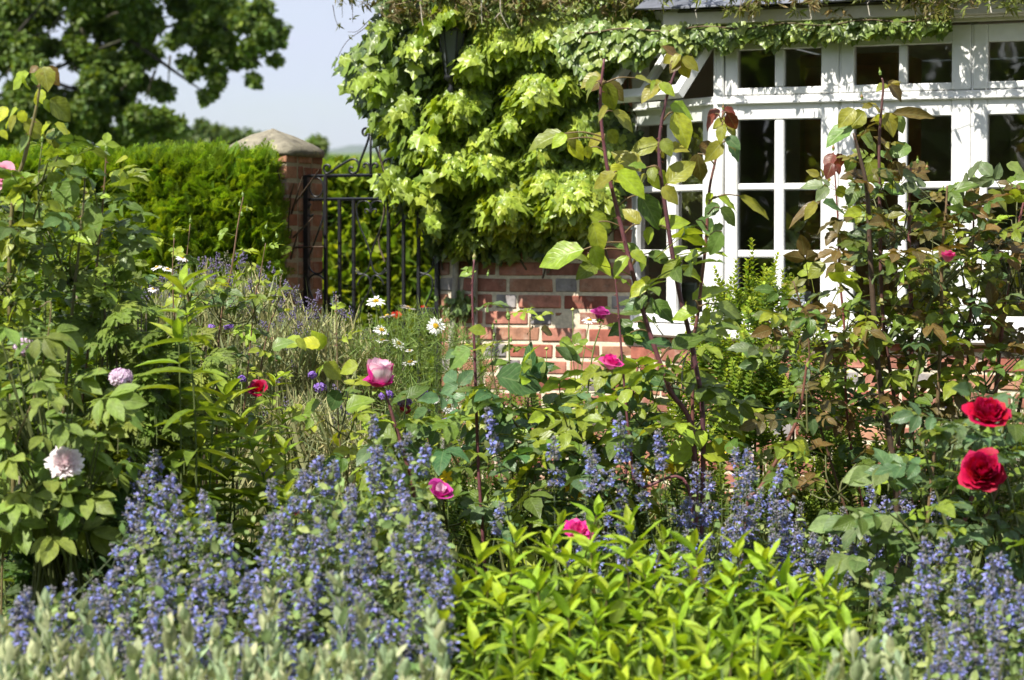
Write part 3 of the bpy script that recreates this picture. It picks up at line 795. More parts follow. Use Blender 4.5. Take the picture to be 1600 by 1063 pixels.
# painted joinery
WHT = (.80, .80, .79)
def sash(pl, parent, cols, rows, t0, t1, z0, z1, off=0.0, name='window', stile=None, thick=.045):
    """cols: [(ta, tb)], rows: [(za, zb)] glass openings; t0..t1, z0..z1 outer edge of the sash"""
    g = G(); ca, cb_ = cols[0][0], cols[-1][1]; ra, rb = min(x[0] for x in rows), max(x[1] for x in rows)
    n0, n1 = off - thick, off
    pbox(g, pl, t0, ca, z0, z1, n0, n1, .004, WHT); pbox(g, pl, cb_, t1, z0, z1, n0, n1, .004, WHT)
    pbox(g, pl, ca + .0, cb_, z0, ra, n0, n1 - .0015, .004, WHT); pbox(g, pl, ca, cb_, rb, z1, n0, n1 - .0015, .004, WHT)
    for (a, b) in zip(cols[:-1], cols[1:]): pbox(g, pl, a[1], b[0], ra, rb, n0 + .006, n1 - .004, .006, WHT)
    rs = sorted(rows)
    for (a, b) in zip(rs[:-1], rs[1:]):
        for c in cols: pbox(g, pl, c[0], c[1], a[1], b[0], n0 + .008, n1 - .006, .006, WHT)
    o = g.build(name, M_PAINT, parent, smooth=False)
    g2 = G()
    for c in cols:
        for q in rows:
            A, B, C_, D_ = pl.at(c[0] - .004, q[0] - .004, n0 + .02), pl.at(c[1] + .004, q[0] - .004, n0 + .02), pl.at(c[1] + .004, q[1] + .004, n0 + .02), pl.at(c[0] - .004, q[1] + .004, n0 + .02)
            th_ = -pl.n * .003
            g2.raw([A, B, C_, D_], [(0, 1, 2, 3)], (1, 1, 1))
    g2.build('pane', M_GLASS, o, smooth=False)
    return o
zb = lambda py: z_of(BAY, 1150, py)
ROWS = [(zb(287), zb(188)), (zb(391), zb(298)), (zb(490), zb(403))]
TROW = [(zb(138), zb(79))]
z_tr0, z_tr1 = zb(162), zb(150)
lights = [([(1154, 1211), (1226, 1284)], 1131, 1308), ([(1335, 1404), (1417, 1487)], 1312, 1514), ([(1543, 1618), (1633, 1708)], 1518, 1735), ([(1762, 1838), (1852, 1930)], 1739, 1958)]
gf = G()
tR = BAY.t(1962)
for (cs, a, b) in lights:
    cols = [(BAY.t(x, -.03), BAY.t(y, -.03)) for x, y in cs]
    ta, tb = BAY.t(a), BAY.t(b)
    sash(BAY, house, cols, ROWS, ta, tb, z_sill_t + .008, z_tr0, -.008)
    sash(BAY, house, cols, TROW, ta, tb, z_tr1 + .002, z_head - .01, -.008)
# corner post, mullions behind the joints, transom, head, sill
pbox(gf, BAY, tC + .006, BAY.t(1129), z_sill_t, z_head, -.09, .0, .005, WHT)
for (p, q) in ((1309, 1311), (1515, 1517), (1736, 1738)): pbox(gf, BAY, BAY.t(p) - .012, BAY.t(q) + .012, z_sill_t, z_head, -.12, -.056, .003, WHT); pbox(gf, BAY, BAY.t(p) - .0015, BAY.t(q) + .0015, z_sill_t + .012, z_head - .012, -.055, -.015, .001, WHT)
pbox(gf, BAY, tC + .01, tR, z_tr0 + .003, z_tr1 - .001, -.07, -.003, .004, WHT)
pbox(gf, BAY, tC + .01, tR, z_tr0 - .004, z_tr0 + .008, -.02, .012, .004, WHT)
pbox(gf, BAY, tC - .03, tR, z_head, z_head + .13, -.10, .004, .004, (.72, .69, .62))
gf.build('window_frame', M_PAINT, house, smooth=False)
gs = G()
pbox(gs, BAY, tC - .05, tR + .03, z_sill_b, z_sill_t + .004, -.13, .055, .010, WHT)
pbox(gs, SIDE, -.02, Ls + .05, z_sill_b + .003, z_sill_t + .002, -.13, .055, .010, WHT)
gs.build('window_sill', M_PAINT, house, smooth=False)
# canted side of the bay
sc_ = [(SIDE.t(1001, -.03), SIDE.t(1046, -.03)), (SIDE.t(1060, -.03), SIDE.t(1104, -.03))]
s0, s1 = SIDE.t(987), Ls - .012
sash(SIDE, house, sc_, ROWS, s0, s1, z_sill_t + .008, z_tr0, -.006)
gf = G()
pbox(gf, SIDE, s0 - .03, s0 - .002, z_sill_t, z_head + .1, -.10, .0, .004, WHT)
pbox(gf, SIDE, s0, s1, z_tr0 + .003, z_tr1, -.07, .0, .004, WHT)
pbox(gf, SIDE, s0, s1, z_tr0 - .004, z_tr0 + .006, -.02, .014, .004, WHT)
pbox(gf, SIDE, s0 - .03, s1, z_head - .025, z_head + .12, -.10, .002, .004, WHT)
pbox(gf, SIDE, s1 + .001, Ls + .004, z_sill_t, z_head, -.10, .001, .004, WHT)
gf.build('window_frame', M_PAINT, house, smooth=False)
# the transom light of the side, hinged at the top and pushed open
ang = math.radians(37); zh = z_head - .028
dz = -UP * math.cos(ang) + nS * math.sin(ang)
class Tilt(Plane):
    def at(s, t, z, off=0.0): return cw * np.array([1, 1, 0]) + UP * zh + dS * t + dz * (zh - z) + s.nn * off + nS * .012
tl = Tilt(cw, dS, nS); tl.nn = np.cross(dS, dz); tl.nn = tl.nn if tl.nn @ nS > 0 else -tl.nn
def pbox_t(g, pl, t0, t1, z0, z1, n0, n1, bev=.004, col=WHT):
    bbox(g, pl.at((t0 + t1) / 2, (z0 + z1) / 2, (n0 + n1) / 2), (abs(t1 - t0) / 2, abs(n1 - n0) / 2, abs(z1 - z0) / 2), np.stack([dS, pl.nn, dz], 1), bev, col)
g = G(); hh = (z_head - z_tr1) + .02; m_ = (s0 + s1) / 2
for (a, b, e) in ((s0 + .002, s0 + .052, 0), (s1 - .052, s1 - .002, 0), (m_ - .017, m_ + .017, .003)): pbox_t(g, tl, a, b, zh - hh, zh, -.042 + e, -e)
pbox_t(g, tl, s0 + .052, s1 - .052, zh - hh, zh - hh + .05, -.042, -.0015); pbox_t(g, tl, s0 + .052, s1 - .052, zh - .045, zh, -.042, -.0015)
ot = g.build('window', M_PAINT, house, smooth=False); ot['label'] = 'top light pushed open on its stay'
g2 = G()
for (a, b) in ((s0 + .048, m_ - .015), (m_ + .015, s1 - .048)):
    g2.raw([tl.at(a, zh - hh + .046, -.02), tl.at(b, zh - hh + .046, -.02), tl.at(b, zh - .04, -.02), tl.at(a, zh - .04, -.02)], [(0, 1, 2, 3)])
g2.build('pane', M_GLASS, ot, smooth=False)
g = G()
P_ = [SIDE.at(s0 + .12, z_tr1 + .012, .01), SIDE.at(s0 + .17, z_tr1 + .02, .07), SIDE.at(s0 + .28, z_tr1 + .006, .10), SIDE.at(s0 + .38, z_tr1 + .03, .08), SIDE.at(s0 + .45, z_tr1 + .035, .06)]
g.tube(smoothline(P_, 5), .0055, 6, (.012, .012, .013)); g.tube([SIDE.at(s0 + .06, z_tr1 + .014, .004), SIDE.at(s0 + .34, z_tr1 + .014, .004)], .0045, 6, (.012, .012, .013))
g.build('window_stay', M_IRON, house)
# cornice, fascia, soffit and the slates of the bay roof
OV = .085
BF = Plane(BAY.at(0, 0, OV), D, N)
zf0, zf1 = z_of(BF, 1119, 38), z_of(BF, 1119, 14)
g = G()
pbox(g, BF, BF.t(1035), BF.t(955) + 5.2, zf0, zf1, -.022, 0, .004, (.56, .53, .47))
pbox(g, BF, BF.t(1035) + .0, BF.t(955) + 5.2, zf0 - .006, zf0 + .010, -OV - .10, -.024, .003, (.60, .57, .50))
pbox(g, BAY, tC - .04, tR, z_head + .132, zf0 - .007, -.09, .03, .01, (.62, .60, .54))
g.build('fascia', M_PAINT, house, smooth=False)
g = G(); rp = math.radians(24); r = np.random.default_rng(12)
sl = -N * math.cos(rp) + UP * math.sin(rp); nr_ = N * math.sin(rp) + UP * math.cos(rp)
tb0 = BF.t(1040) + .35
for j in range(16):
    for i in range(24):
        t = tb0 - .35 + i * .25 + (.125 if j % 2 else 0)
        c0 = BF.at(t, zf1 + .012, .010) + sl * (j * .16 + .12) + nr_ * (.006 + .003 * (j % 2))
        R = np.stack([D, sl * math.cos(.03) + nr_ * math.sin(-.03), nr_], 1)
        bbox(g, c0, (.1225, .16, .0045), R, .002, np.array([.13, .14, .17]) * r.uniform(.7, 1.3), jit=.0015, rng=r)
R = np.stack([D, sl, nr_], 1); bbox(g, BF.at(tb0 + 2.3, zf1 - .012, .0) + sl * 1.25, (2.6, 1.25, .008), R, .002, (.1, .09, .08))
g.build('roof', M_SLATE, house, smooth=False)
# the room behind the glass
g = G(); dep = 3.6
IN = Plane(BAY.at(tC, 0, -.62), D, N)
def rbox(t0, t1, z0, z1, n0, n1, c): pbox(g, IN, t0, t1, z0, z1, n0, n1, .002, c)
rbox(-.6, 4.6, .02, .06, -dep, .50, (.42, .33, .22)); rbox(-.6, 4.6, 2.42, 2.46, -dep, .5, (.8, .8, .76))
rbox(-.6, 4.6, .06, 2.42, -dep - .1, -dep, (.40, .41, .36)); rbox(-.7, -.6, .06, 2.42, -dep, -.1, (.35, .34, .30)); rbox(4.6, 4.7, .06, 2.42, -dep, .5, (.28, .29, .25))
rbox(1.5, 1.62, .06, 2.42, -dep + .01, -dep + 1.4, (.30, .31, .27)); rbox(.35, .9, .06, 2.0, -dep + .01, -dep + .06, (.5, .5, .46))
rbox(2.4, 3.2, .9, 1.9, -dep + .01, -dep + .04, (.22, .20, .16))
g.build('room', M_ROOM, house, smooth=False)
g = G(); pbox(g, BAY, tC + .12, tR, z_sill_t - .03, z_sill_t + .012, -.42, -.135, .004, (.74, .73, .70)); 
g.build('inner_windowsill', M_PAINT, house, smooth=False)
# wooden cabinet seen through the open top light
g = G(); pbox(g, IN, -.25, .25, .06, 2.3, -1.9, -1.4, .004, (.22, .10, .035))
for k in range(3): pbox(g, IN, -.22, .22, .15 + k * .72, .80 + k * .72, -1.4, -1.385, .006, (.27, .13, .045))
cab = g.build('cabinet', attr_mat('varnished_wood', rough=.4, noise=.3, nscale=9, bump=.1), None, smooth=False)
cab['label'] = 'tall brown wooden cabinet inside the room behind the open top light'; cab['category'] = 'cabinet'

# window sill things: plant in a pot, patterned pot, leaning frame
zi = z_sill_t + .013
def lathe(g, c, prof, n=24, col=(1, 1, 1)):
    V = [(c[0] + q * math.cos(a), c[1] + q * math.sin(a), c[2] + z) for q, z in prof for a in np.arange(n) / n * 2 * math.pi]
    g.raw(V, [(i * n + j, i * n + (j + 1) % n, (i + 1) * n + (j + 1) % n, (i + 1) * n + j) for i in range(len(prof) - 1) for j in range(n)], col)
q = BAY.p(1243, 480, -.30); q[2] = zi
pp = thing('potted_plant', 'leafy houseplant in a white pot on the sill inside the window', 'plant', q)
g = G(); lathe(g, q, [(0, 0), (.045, 0), (.062, .12), (.066, .12), (.066, .135), (.060, .135), (.056, .11), (0, .11)], 24, (.75, .74, .70)); g.build('pot', M_CERAMIC, pp)
r = np.random.default_rng(5); g = G(); k = 46
a = r.uniform(0, 6.28, k); lean = r.uniform(.08, .55, k); f = np.stack([np.cos(a) * lean, np.sin(a) * lean, np.ones(k)], 1)
leaves(g, r, LANCE, np.repeat((q + [0, 0, .11])[None], k, 0) + f * .01, f, np.stack([-np.cos(a), -np.sin(a), np.full(k, .4)], 1), r.uniform(.12, .27, k), jitc(r, (.10, .2, .04), k)); g.build('foliage', M_SOFT, pp)
g = G()
for k in range(4):
    dx = r.uniform(-.05, .05); tp = q + np.array([dx, r.uniform(-.02, .02), .30 + .03 * k])
    g.tube(smoothline([q + [0, 0, .1], q + [dx * .4, 0, .22], tp], 4), .002, 4, (.2, .3, .1)); leaves(g, r, LANCE_W, tp[None], np.array([[r.uniform(-1, 1), 0, .4]]), np.array([[0, -1., .3]]), np.array([.09]), np.array([[.35, .45, .25]]))
g.build('stem', M_SOFT, pp)
q = BAY.p(1240, 482, .012); q[2] = z_sill_t + .006
g = G(); lathe(g, q, [(0, 0), (.030, 0), (.046, .04), (.050, .09), (.044, .13), (.047, .145), (.043, .145), (.040, .12), (0, .11)], 28, (.42, .46, .52))
for i in range(14):
    for j in range(2):
        a = i * 2 * math.pi / 14 + j * .22; c = q + np.array([math.cos(a) * .0505, math.sin(a) * .0505, .05 + j * .045]); nn = np.array([math.cos(a), math.sin(a), 0]); ss = np.array([-math.sin(a), math.cos(a), 0])
        g.tube([c + (ss * math.cos(b) + UP * math.sin(b)) * .009 for b in np.linspace(0, 2 * math.pi, 11)], .0018, 4, (.72, .74, .78), cap=False)
po = g.build('flower_pot', M_CERAMIC, None); po['label'] = 'blue grey pot with pale ring pattern on the outer white windowsill'; po['category'] = 'pot'
q = BAY.p(1072, 470, -.25)
g = G(); fr_ = Plane(np.array([q[0], q[1], 0]), (D * .6 + N * .0 + np.array([0, 0, 0])) / np.linalg.norm(D * .6), N)
pbox(g, fr_, -.05, -.04, zi, zi + .17, -.01, .004, .002, (.7, .72, .68)); pbox(g, fr_, .04, .05, zi, zi + .17, -.01, .004, .002, (.7, .72, .68)); pbox(g, fr_, -.04, .04, zi + .16, zi + .17, -.01, .003, .002, (.7, .72, .68)); pbox(g, fr_, -.04, .04, zi, zi + .01, -.01, .003, .002, (.7, .72, .68))
pbox(g, fr_, -.04, .04, zi + .01, zi + .16, -.008, -.002, .001, (.35, .38, .36))
po = g.build('picture_frame', M_CERAMIC, None, smooth=False); po['label'] = 'small pale picture frame standing inside the angled left side of the bay window'; po['category'] = 'picture frame'

# ------------------------------------------------------------------ gate pier and iron gate
pc = W(427, 380, 11.62); PS = .175
pier = thing('gate_pier', 'square red brick pier with a weathered pointed stone cap', 'pier', (pc[0], pc[1], 0))
z_pt = W(0, 244, 11.45)[2]
g, gm = G(), G()
def face(n_, seed):
    d_ = np.array([-n_[1], n_[0], 0]); pl = Plane(np.array([pc[0], pc[1], 0]) + n_ * PS - d_ * PS, d_, n_)
    if np.cross(d_, UP) @ n_ < 0: pl = Plane(np.array([pc[0], pc[1], 0]) + n_ * PS + d_ * PS, -d_, n_)
    return pl
for k, n_ in enumerate((N, D, -N, -D)):
    pl = face(n_, k); e = .0 if k % 2 else .0
    brickwork(g, gm, pl, .0 if k % 2 == 0 else .112, 2 * PS if k % 2 == 0 else 2 * PS - .112, 0, z_pt, 20 + k, .1, mort=(.42, .36, .25))
pl_shaft = g.build('brick_shaft', M_BRICK, pier, smooth=False); gm.build('mortar', M_MORTAR, pier, smooth=False)
for v in pl_shaft.data.color_attributes['Col'].data: v.color = (v.color[0] * .95, v.color[1] * 1.10, v.color[2] * .90, 1)
g = G(); cz = z_pt + .002; ap = W(427, 202, 11.62)[2]
prof = [(1.08, 0), (1.10, .012), (1.08, .03), (.82, .062), (.45, .102), (.10, ap - cz - .006), (.02, ap - cz)]
rr = np.random.default_rng(4); V = []
nsd = 6
for (s, z) in prof:
    for side in range(4):
        a_ = [(-1, -1), (1, -1), (1, 1), (-1, 1)][side]; b_ = [(1, -1), (1, 1), (-1, 1), (-1, -1)][side]
        for k in range(nsd):
            u = k / nsd; x = (a_[0] * (1 - u) + b_[0] * u) * s * PS * (1 - .05 * (k == 0)); y = (a_[1] * (1 - u) + b_[1] * u) * s * PS * (1 - .05 * (k == 0))
            V.append(np.array([pc[0], pc[1], cz + z]) + D * (x + rr.normal(0, .0025)) + N * (y + rr.normal(0, .0025)) + UP * rr.normal(0, .002))
n4 = 4 * nsd
Fs = [(i * n4 + j, i * n4 + (j + 1) % n4, (i + 1) * n4 + (j + 1) % n4, (i + 1) * n4 + j) for i in range(len(prof) - 1) for j in range(n4)] + [tuple(range(n4))[::-1], tuple((len(prof) - 1) * n4 + j for j in range(n4))]
Fs = [f[::-1] for f in Fs]
g.raw(V, Fs, (.23, .21, .16)); g.build('cap', M_STONE, pier, smooth=True)

GP = Plane(W(480, 380, 11.52), D, N)
gate = thing('garden_gate', 'black wrought iron garden gate with scrolls between pier and wall', 'gate', GP.at(0, 0))
IR = (.014, .015, .017)
gp = lambda px, py, off=0: GP.p(px, py, off)
def bars(name, segs, r_, n=6, off=0.0, sq=True):
    for (a, b) in segs:
        g = G(); pa, pb = gp(*a, off), gp(*b, off)
        if abs(a[0] - b[0]) < 3: pb[:2] = pa[:2]; g.tube([pa, pb], r_, 4 if sq else 8, IR)
        else: pb[2] = pa[2] = (pa[2] + pb[2]) / 2; g.tube([pa, pb], r_, 4 if sq else 8, IR)
        g.build(name, M_IRON, gate, smooth=False)
zlow = 640
bars('gate_post', [((479, 274), (479, zlow + 30))], .017)
bars('bar', [((x, 310), (x, zlow)) for x in (530.5, 552.5, 607, 630.5, 654)], .0095)
bars('bar', [((508.5, 274), (508.5, zlow))], .0105)
bars('gate_post', [((683, 275), (683, zlow + 30))], .014)
bars('rail', [((480, 274), (683, 274)), ((481, 311), (683, 311)), ((481, zlow), (683, zlow))], .008, off=.001)
def scroll(pts, mirror=None, r_=.0058, name='scroll'):
    for mm in ((0, 1) if mirror is not None else (0,)):
        q = [(2 * mirror - x, y) if mm else (x, y) for x, y in pts]
        g = G(); g.tube(smoothline(np.array([gp(x, y) for x, y in q]), 4), r_, 6, IR); g.build(name, M_IRON, gate)
c1 = lambda L: [(460 + x / 5.06, 190 + y / 5.06) for x, y in L]
c2 = lambda L: [(460 + x / 5.06, 380 + y / 5.06) for x, y in L]
MX = 460 + 603 / 5.06
scroll(c1([(572, 96), (566, 112), (548, 106), (538, 84), (548, 60), (574, 54), (592, 72), (592, 106), (575, 170), (545, 250), (518, 320), (508, 362), (495, 395), (468, 410), (443, 400), (434, 378), (446, 360), (464, 368)]), MX)
scroll(c1([(277, 372), (280, 352), (260, 343), (238, 352), (232, 380), (248, 408), (272, 408), (330, 370), (400, 325), (450, 300), (485, 303), (505, 328), (512, 360)]), MX)
scroll(c1([(602, 415), (598, 365), (582, 335), (560, 332), (546, 350), (558, 366)]), MX)
g = G(); g.tube([gp(MX, 196), gp(MX, 274)], .006, 6, IR); g.build('finial', M_IRON, gate)
scroll(c1([(568, 728), (558, 712), (562, 695), (585, 700), (602, 722), (606, 690), (595, 652), (565, 630), (525, 632), (497, 660), (492, 720), (518, 830), (560, 930), (600, 1050)]) + c2([(605, 140), (622, 205), (655, 243), (695, 245), (730, 215)]), MX, .004)
scroll(c2([(500, 335), (520, 285), (560, 255), (590, 275), (602, 330), (625, 400), (670, 470), (690, 560), (730, 620)]), MX, .004)
scroll(c2([(485, 200), (520, 240), (560, 250), (602, 290)]), MX, .0035)
for cx, sgn in ((494.5, 1), (2 * MX - 494.5, -1)):
    g = G(); g.tube([gp(cx + 10.5 * math.cos(a), 292.5 + 15 * math.sin(a)) for a in np.linspace(0, 2 * math.pi, 25)], .004, 6, IR, cap=False); g.build('ring', M_IRON, gate)
scroll(c1([(150, 735), (130, 750), (108, 730), (108, 700), (130, 650)]), MX, .0045)
scroll(c1([(235, 660), (225, 760), (190, 870), (150, 980), (120, 1060)]) + c2([(105, 140), (125, 205), (165, 240), (210, 235), (238, 200)]), MX, .0045)
scroll(c2([(238, 290), (205, 260), (160, 248), (122, 275), (112, 330), (130, 400), (160, 470), (190, 560), (215, 640)]), MX, .0045)
g = G(); R = np.stack([D, N, UP], 1); bbox(g, gp(669, 489, .006), (.042, .016, .024), R, .003, IR); g.build('latch', M_IRON, gate, smooth=False)
g = G(); g.tube([gp(664, 489, .02), gp(664, 489, .045)], .005, 6, IR); g.tube(smoothline([gp(664, 489, .045), gp(659, 491, .05), gp(652, 494, .05)], 4), .006, 6, IR); g.build('handle', M_IRON, gate)
# black lantern held by the wall, in the ivy
q = W(705, 104, 10.98)
lan = thing('wall_lantern', 'black iron wall lantern half buried in the ivy', 'lantern', (q[0], q[1], q[2] - .12))
BK = (.015, .016, .018); L0 = np.array([q[0], q[1], q[2]])
g = G(); lathe(g, L0, [(.012, -.12), (.020, -.105), (.010, -.09), (.016, -.07), (.034, -.055), (.034, -.045), (.028, -.035)], 10, BK); g.build('base', M_IRON, lan)
g = G(); n = 6
for k in range(n):
    a = k * 2 * math.pi / n; g.tube([L0 + [math.cos(a) * .03, math.sin(a) * .03, -.035], L0 + [math.cos(a) * .062, math.sin(a) * .062, .16]], .004, 4, BK)
lathe(g, L0, [(.066, .155), (.070, .160), (.050, .175), (.015, .20), (.006, .22), (0, .22)], 6, BK); g.build('frame', M_IRON, lan)
g = G(); lathe(g, L0, [(.028, -.034), (.059, .158)], 6, (.09, .10, .11)); g.build('glazing', M_CERAMIC, lan, smooth=False)
g = G(); g.tube(smoothline([L0 + [0, 0, -.1], L0 + [.02, .1, -.16], WALL.p(712, 130, 0)], 5), .008, 6, BK); g.build('bracket', M_IRON, lan)
# ------------------------------------------------------------------ hedges
def hedge(name, label, px0, px1, ytop, Z, depth, n_f, seed, mode):
    r = np.random.default_rng(seed)
    A = W(px1, 380, Z); pl = Plane(A, D, N); L = abs(pl.t(px0)); ztop = pl.p(px1 - 30, ytop)[2]
    o = thing(name, label, 'hedge', (A[0] - D[0] * L / 2, A[1] - D[1] * L / 2, 0))
    g = G()
    for k in range(9):
        b = pl.at(-L * (k + .5) / 9, 0, -depth * .5); g.tube(smoothline([b, b + [0, 0, ztop * .5], b + [r.uniform(-.1, .1), 0, ztop * .9]], 3), [.04, .015], 6, (.08, .055, .035))
        for j in range(60):
            z = r.uniform(.1, ztop * .9); s_ = b + [0, 0, z]; e = pl.at(-L * (k + .5) / 9 + r.uniform(-.35, .35), z + r.uniform(0, .25), r.uniform(-.15, -.05))
            g.tube([s_, e], [.007, .003], 3, (.09, .06, .04), cap=False)
    g.build('branches', M_BARK, o)
    g = G()
    def put(k, t, z, off, out, up, sz, layer):
        t = t + np.minimum(off, 0) * .45 - (.05 * np.clip((z - ztop + .25) / .25, 0, 1) if mode == 'conifer' else 0)
        P = np.stack([pl.at(a, b, c) for a, b, c in zip(t, z, off)])
        f = out[:, None] * N[None] + up[:, None] * UP[None] + D[None] * (r.normal(.5, .35, k))[:, None]
        n = rand_dirs(r, k, .6) + N * .35
        if mode == 'conifer':
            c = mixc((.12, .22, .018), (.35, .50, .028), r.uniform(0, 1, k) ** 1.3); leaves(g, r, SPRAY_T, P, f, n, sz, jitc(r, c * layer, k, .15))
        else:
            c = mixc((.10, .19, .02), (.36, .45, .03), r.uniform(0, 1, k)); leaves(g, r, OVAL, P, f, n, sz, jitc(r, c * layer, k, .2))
    S0 = .085 if mode == 'conifer' else .10
    bump = lambda t, z: .045 * np.sin(t * 9 + z * 4) + .035 * np.sin(t * 4 - z * 11) + .02 * np.sin(t * 23 + z * 17)
    k = n_f; t = -r.uniform(-.02, L, k); z = r.uniform(.05, 1, k) ** .8 * ztop; off = bump(t, z) + r.uniform(-.10, .02, k)
    put(k, t, z, off, r.uniform(.5, 1.2, k), r.uniform(.1, .9, k), S0 * r.uniform(.7, 1.3, k), 1.0)
    k = int(n_f * .55); t = -r.uniform(-.02, L, k); off = -r.uniform(0, depth, k); z = ztop + bump(t, off) * .25 + r.uniform(-.08, .01, k)
    put(k, t, z, off, r.uniform(-.2, .9, k), r.uniform(.5, 1.2, k), S0 * r.uniform(.7, 1.45, k), 1.0)
    k = int(n_f * .2); t = r.uniform(-.05, .03, k); off = -r.uniform(0, depth * .5, k); z = r.uniform(.05, 1, k) * ztop; put(k, t, z, off, r.uniform(0, .9, k), r.uniform(.1, .8, k), S0 * r.uniform(.7, 1.2, k), 1.0)
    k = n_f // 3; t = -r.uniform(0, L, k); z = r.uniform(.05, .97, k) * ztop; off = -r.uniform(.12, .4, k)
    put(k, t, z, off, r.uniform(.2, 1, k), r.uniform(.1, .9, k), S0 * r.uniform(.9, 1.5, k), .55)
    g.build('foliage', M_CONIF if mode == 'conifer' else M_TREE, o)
    return o
hedge('conifer_hedge', 'clipped feathery yellow green conifer hedge left of the brick pier', -60, 420, 253, 11.15, .7, 15000, 1, 'conifer')
hedge('laurel_hedge', 'bright leafy laurel hedge seen through the bars of the garden gate', 330, 760, 268, 15.5, 1.2, 5200, 2, 'laurel')

# ------------------------------------------------------------------ ivy on the wall
r = np.random.default_rng(77)
ivy = thing('climbing_ivy', 'dense glossy ivy hanging over the brick wall between gate and window', 'climbing plant', WALL.at(.5, 0))
yb = lambda x: np.interp(x, [520, 560, 610, 650, 668, 690, 760, 830, 880, 940, 962, 990], [170, 245, 318, 330, 378, 394, 400, 386, 374, 350, 320, 260])
xl = lambda y: np.interp(y, [-60, 0, 30, 70, 85, 100, 140, 195, 258, 285, 300, 330, 400], [612, 600, 588, 562, 532, 528, 552, 590, 618, 576, 584, 664, 676])
xr = lambda y: np.interp(y, [-60, 40, 62, 84, 110, 150, 200, 400], [1150, 1120, 1050, 962, 950, 962, 985, 985])
tufts = [(600, 290, 40, .30), (575, 120, 45, .12), (640, 75, 40, .15), (660, 225, 42, .22), (700, 262, 46, .32), (755, 262, 42, .30), (715, 165, 48, .25), (690, 190, 30, .2), (835, 150, 45, .34), (800, 195, 30, .22), (735, 95, 42, .26),
         (775, 70, 45, .24), (850, 60, 55, .22), (915, 62, 45, .2), (785, 322, 48, .34), (890, 312, 55, .34), (850, 285, 35, .25), (640, 300, 35, .28), (665, 340, 40, .2), (730, 370, 30, .14), (900, 200, 40, .16), (950, 230, 36, .12), (950, 45, 40, .16), (620, 180, 45, .15), (600, 50, 40, .1),
         (880, 130, 30, .2), (760, 215, 30, .2), (840, 240, 32, .18), (1010, 45, 32, .12), (702, 22, 26, .30), (680, 35, 22, .24)]
def bumpf(x, y):
    h = .05 + 0 * x
    for (cx, cy, rr_, a) in tufts:
        h = np.maximum(h, .04 + a * np.exp(-(((x - cx) / rr_) ** 2 + ((y - cy) / (rr_ * .8)) ** 2)))
    return h
def ivy_set(g, k, lo, hi, size, ca, cb, gam=1.0, inner=False):
    x = r.uniform(520, 1130, k * 2); y = r.uniform(-60, 415, k * 2)
    jx, jy = r.normal(0, 5, k * 2), r.normal(0, 5, k * 2)
    ok = (x > xl(y) + jx) & (x < xr(y) + jx) & (y < yb(x) + jy)
    if not inner:
        h = bumpf(x, y); ok &= r.uniform(0, 1, k * 2) < np.clip((h - .02) / .16, .16, 1)
    x, y = x[ok][:k], y[ok][:k]; k = len(x)
    h = bumpf(x, y); e = 2.0
    gx, gy = (bumpf(x + e, y) - h) / e * 345, (bumpf(x, y + e) - h) / e * 345
    off = h * r.uniform(lo, hi, k) + .01
    P = np.array([WALL.p(a, b, c) for a, b, c in zip(x, y, off)])
    free = x < 684
    C0 = np.array([0, 0, H_EYE]); P[free] = C0 + (P[free] - C0) * (1 + r.uniform(-.02, .028, free.sum()))[:, None]
    nrm = N[None] - gx[:, None] * D[None] + gy[:, None] * UP[None] + UP * .25
    nrm = nrm / np.linalg.norm(nrm, axis=1)[:, None] + rand_dirs(r, k) * .5
    f = -UP[None] * .9 + N[None] * .35 + (gx[:, None] * -D[None]) * .3 + rand_dirs(r, k) * .45
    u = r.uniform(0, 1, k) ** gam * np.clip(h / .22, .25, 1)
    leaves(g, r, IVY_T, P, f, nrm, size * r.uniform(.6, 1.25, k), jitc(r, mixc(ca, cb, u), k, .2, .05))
g = G()
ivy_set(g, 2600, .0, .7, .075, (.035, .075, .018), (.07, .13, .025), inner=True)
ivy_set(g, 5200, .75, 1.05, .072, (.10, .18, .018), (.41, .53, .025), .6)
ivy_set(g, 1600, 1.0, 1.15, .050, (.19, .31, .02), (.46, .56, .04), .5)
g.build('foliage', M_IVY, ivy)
g = G()
for i in range(70):
    x, y = r.uniform(600, 980), r.uniform(100, 380)
    pts = [(x, y + 60)]; 
    for j in range(4): pts.append((pts[-1][0] + r.uniform(-18, 22), pts[-1][1] - r.uniform(20, 45)))
    P = [WALL.p(max(a, 560), b, .012 + .008 * (i % 3)) for a, b in pts]; g.tube(smoothline(P, 3), [.005, .003], 4, (.10, .075, .05), cap=False)
for pts in ([(700, 700), (705, 560), (712, 430), (720, 300), (740, 160), (760, 20)], [(752, 700), (744, 560), (742, 450), (748, 330)]):
    g.tube(smoothline([WALL.p(a, b, .02) for a, b in pts], 5), [.017, .012], 7, (.36, .33, .28))
for i in range(26):
    y = r.uniform(20, 320); x = xl(y) + r.uniform(20, 60)
    g.tube([WALL.p(x + 70, y + 30, 0), WALL.p(x, y, .05)], [.006, .003], 4, (.10, .075, .05), cap=False)
g.build('stem', M_BARK, ivy)
# small self-sown tuft on the wall
g = G(); k = 110; P = np.array([WALL.p(a, b, c) for a, b, c in zip(r.normal(716, 12, k), r.normal(476, 10, k), r.uniform(.01, .07, k))])
leaves(g, r, IVY_T, P, -UP + rand_dirs(r, k) * .6, N + rand_dirs(r, k) * .6, r.uniform(.02, .04, k), jitc(r, (.14, .22, .05), k))
o = g.build('wall_plant', M_IVY, None); o['label'] = 'small tuft of green leaves growing on the brick wall beside the gate latch'; o['category'] = 'plant'
